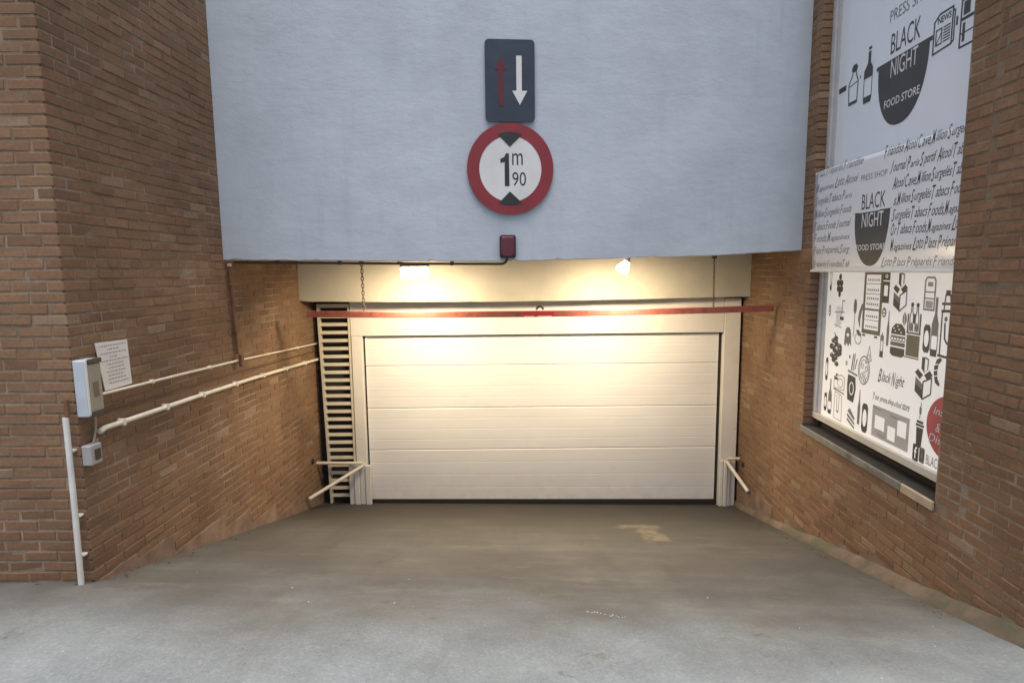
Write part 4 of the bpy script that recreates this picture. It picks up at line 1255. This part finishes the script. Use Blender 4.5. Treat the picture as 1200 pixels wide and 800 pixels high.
# ------------------------------------------------------------------ bowed shop panel across the window
bn = empty("shop_panel", FA((.9, 1.57, -.02)), "glossy white printed shop panel fixed across the middle of the shop window", "shop sign")
class Bow(Frame):
    def __init__(s, f): s.f = f; s.o = f.o
    def __call__(s, p):
        z = p[1]
        t = max(0, min(1, (1.86 - z) / .30)); u = p[0]
        # a thin sheet that has buckled a little: bulges out at its middle, hollow towards the street
        if u < .9: bow = .015 * u - .0361 * u * u
        else: q = u - .9; bow = -.0157 - .062 * q + .0352 * q * q
        return s.f((u, z, p[2] - .006 - .012 * t * t + bow))
FBn = Bow(FA)
mb = MB(FBn)
vs, fs = [], []
NV, NU = 24, 24
U0, U1 = -.008, 1.776
for i in range(NV + 1):
    z = lerp(1.582, 2.412, i / NV)
    for k in range(NU + 1): vs.append((lerp(U0, U1, k / NU), z, 0))
    for k in range(NU + 1): vs.append((lerp(U1, U0, k / NU), z, -.02))
q = 2 * NU + 2
for i in range(NV):
    for k in range(q): fs.append((i * q + k, i * q + (k + 1) % q, i * q + q + (k + 1) % q, i * q + q + k))
fs += [tuple(range(q)), tuple(NV * q + k for k in reversed(range(q)))]
mb.add(vs, fs, True)
mb.build("panel", M['banner'], bn)
mb = MB(FA); mb.box(U0 - .006, U1 + .003, 1.560, 1.581, -.075, -.004, .003); mb.build("trim", M['banner_edge'], bn)
penb = Pen(FBn, .0008); penw = Pen(FBn, .0016)
rows = [(2.352, "Friandise Alcool Cave, Million Surgelés"), (2.235, "Journal Paris Sportif Alcool Tabac"), (2.122, "Alcool Cave, Million Surgelés Tabac"), (2.012, "s, Million Surgelés Tabacs Foods"),
        (1.905, "Surgelés Tabacs Foods, Magazin"), (1.808, "Or Tabacs Foods, Magazines Loto"), (1.702, "Magazines Loto Plats Préparés"), (1.592, "Loto Plats Préparés Friandise")]
left = ["Plats Préparés Friandise", "Magazines Loto Alcool", "Surgelés Tabacs Paris", "Million Surgelés Foods", "Tabacs Foods Journal", "Foods, Magazines", "Plats Préparés, Surg", "Préparés Friandise Tab"]
st_r = [.975, 1.05, 1.085, 1.105, 1.10, 1.10, 1.10, 1.00]
for i, (z, t) in enumerate(rows):
    h = .072 if i < 7 else .058
    put_script(penb.mb('ink_mid' if i == 7 else 'ink'), t, st_r[i], z + .012, 1.774, h, .0008)
    put_script(penb.mb('ink_mid'), left[i], .03, z + .012, (.74 if i < 1 else .69 if i < 2 else .62), h * .9, .0008)
pz = penb.mb('ink')
t = penb.mb('ink')
put_text(penb.mb('ink_mid'), "PRESS SHOP", .716, 2.236, 1.02, 2.278, .0008)
put_text(t, "BLACK", .745, 2.022, 1.018, 2.135, .0008)
bowl('ink', penb, .648, 1.095, 2.005, 1.606, .004)
tw = penw.mb('print_white')
put_text(tw, "NIGHT", .760, 1.890, 1.008, 1.995, .0018)
put_text(tw, "FOOD STORE", .703, 1.722, 1.046, 1.765, .0018, 0, .01)
for p in (penb, penw): flush(p, bn, "print")

# ------------------------------------------------------------------ marks on the ramp
def on_ground(x, y, dz=.004): return (x, y, gzs(x, y) + dz)
mb = MB()
rr = random.Random(5)
def mark_mat():
    m, n, l, p = mat("pale_paint_mark")
    geo = n.new("ShaderNodeNewGeometry"); P = geo.outputs["Position"]
    wx = noise(n, l, 1.0, 6, .7, vec=P, sc3=(5, 5, 5))
    sep = n.new("ShaderNodeSeparateXYZ"); l.new(P, sep.inputs[0])
    wob = math_(n, l, 'MULTIPLY', math_(n, l, 'SUBTRACT', wx, .5), .32)
    def band(v, c, h):      # 1 inside c +- h, soft worn edges
        d = math_(n, l, 'ABSOLUTE', math_(n, l, 'ADD', math_(n, l, 'SUBTRACT', v, c), wob))
        r = n.new("ShaderNodeMapRange"); r.inputs[1].default_value = h; r.inputs[2].default_value = h * .6; l.new(d, r.inputs[0])
        return r.outputs[0]
    X, Y = sep.outputs["X"], sep.outputs["Y"]
    k = math_(n, l, 'MAXIMUM', math_(n, l, 'MULTIPLY', band(X, 1.24, .25), band(Y, 5.50, .11)), math_(n, l, 'MULTIPLY', band(X, 1.27, .14), band(Y, 5.12, .36)))
    wear = ramp(n, l, noise(n, l, 22, 6, .7), [(.36, (0, 0, 0)), (.55, (1, 1, 1))])
    k = math_(n, l, 'MULTIPLY', math_(n, l, 'MULTIPLY', k, wear), .34)
    p.inputs["Base Color"].default_value = (.42, .35, .23, 1); p.inputs["Roughness"].default_value = .85
    l.new(k, p.inputs["Alpha"])
    return m
vs = []; fs = []
for j in range(8):
    for i in range(6):
        vs.append(on_ground(.85 + .14 * i, 4.65 + .15 * j, .005))
for j in range(7):
    for i in range(5): fs.append((j * 6 + i, j * 6 + i + 1, j * 6 + i + 7, j * 6 + i + 6))
mb.add(vs, fs, True)
tag(mb.build("paint_mark", mark_mat()), kind='structure')
mb = MB()
for i in range(34):
    if i < 13:
        t = rr.random(); x, y = lerp(.40, .60, t) + rr.uniform(-.01, .01), lerp(2.98, 2.9, t) + rr.uniform(-.012, .012)
    else:
        x, y = rr.uniform(-2.2, 2.3), rr.uniform(2.1, 3.6)
    r = rr.uniform(.003, .007)
    x_, y_, z_ = on_ground(x, y, .0)
    mb.add([(x_ - r, y_, z_), (x_, y_ - r, z_), (x_ + r, y_ + r * .3, z_), (x_, y_ + r, z_), (x_, y_, z_ + r)], [(0, 1, 4), (1, 2, 4), (2, 3, 4), (3, 0, 4)])
tag(mb.build("gravel", M['chip']), kind='stuff')

mb = MB()
for i in range(260):
    left_ = rr.random() < .5
    y = rr.uniform(3.0, 6.7)
    d = abs(rr.gauss(0, .07)) + .012
    x = xl(max(y, 3.27)) + d if left_ else xr(y) - .07 - d
    if left_ and y < 3.3: y = 3.24 - abs(rr.gauss(0, .05)); x = rr.uniform(-3.6, -2.4)
    r = rr.uniform(.003, .011) if rr.random() < .85 else rr.uniform(.012, .02)
    a = rr.uniform(0, 6.28); z = gzs(x, y) + .0015
    pts = [(x + math.cos(a) * r, y + math.sin(a) * r, z), (x - math.sin(a) * r * .5, y + math.cos(a) * r * .5, z + r * .35),
           (x - math.cos(a) * r, y - math.sin(a) * r, z + r * .15), (x + math.sin(a) * r * .55, y - math.cos(a) * r * .55, z + r * .2)]
    mb.add(pts, [(0, 1, 2), (0, 2, 3)])
tag(mb.build("leaf_litter", plain("dry_leaf_litter", (.075, .058, .032), .9, var=.5, scale=30), fix=False), kind='stuff')
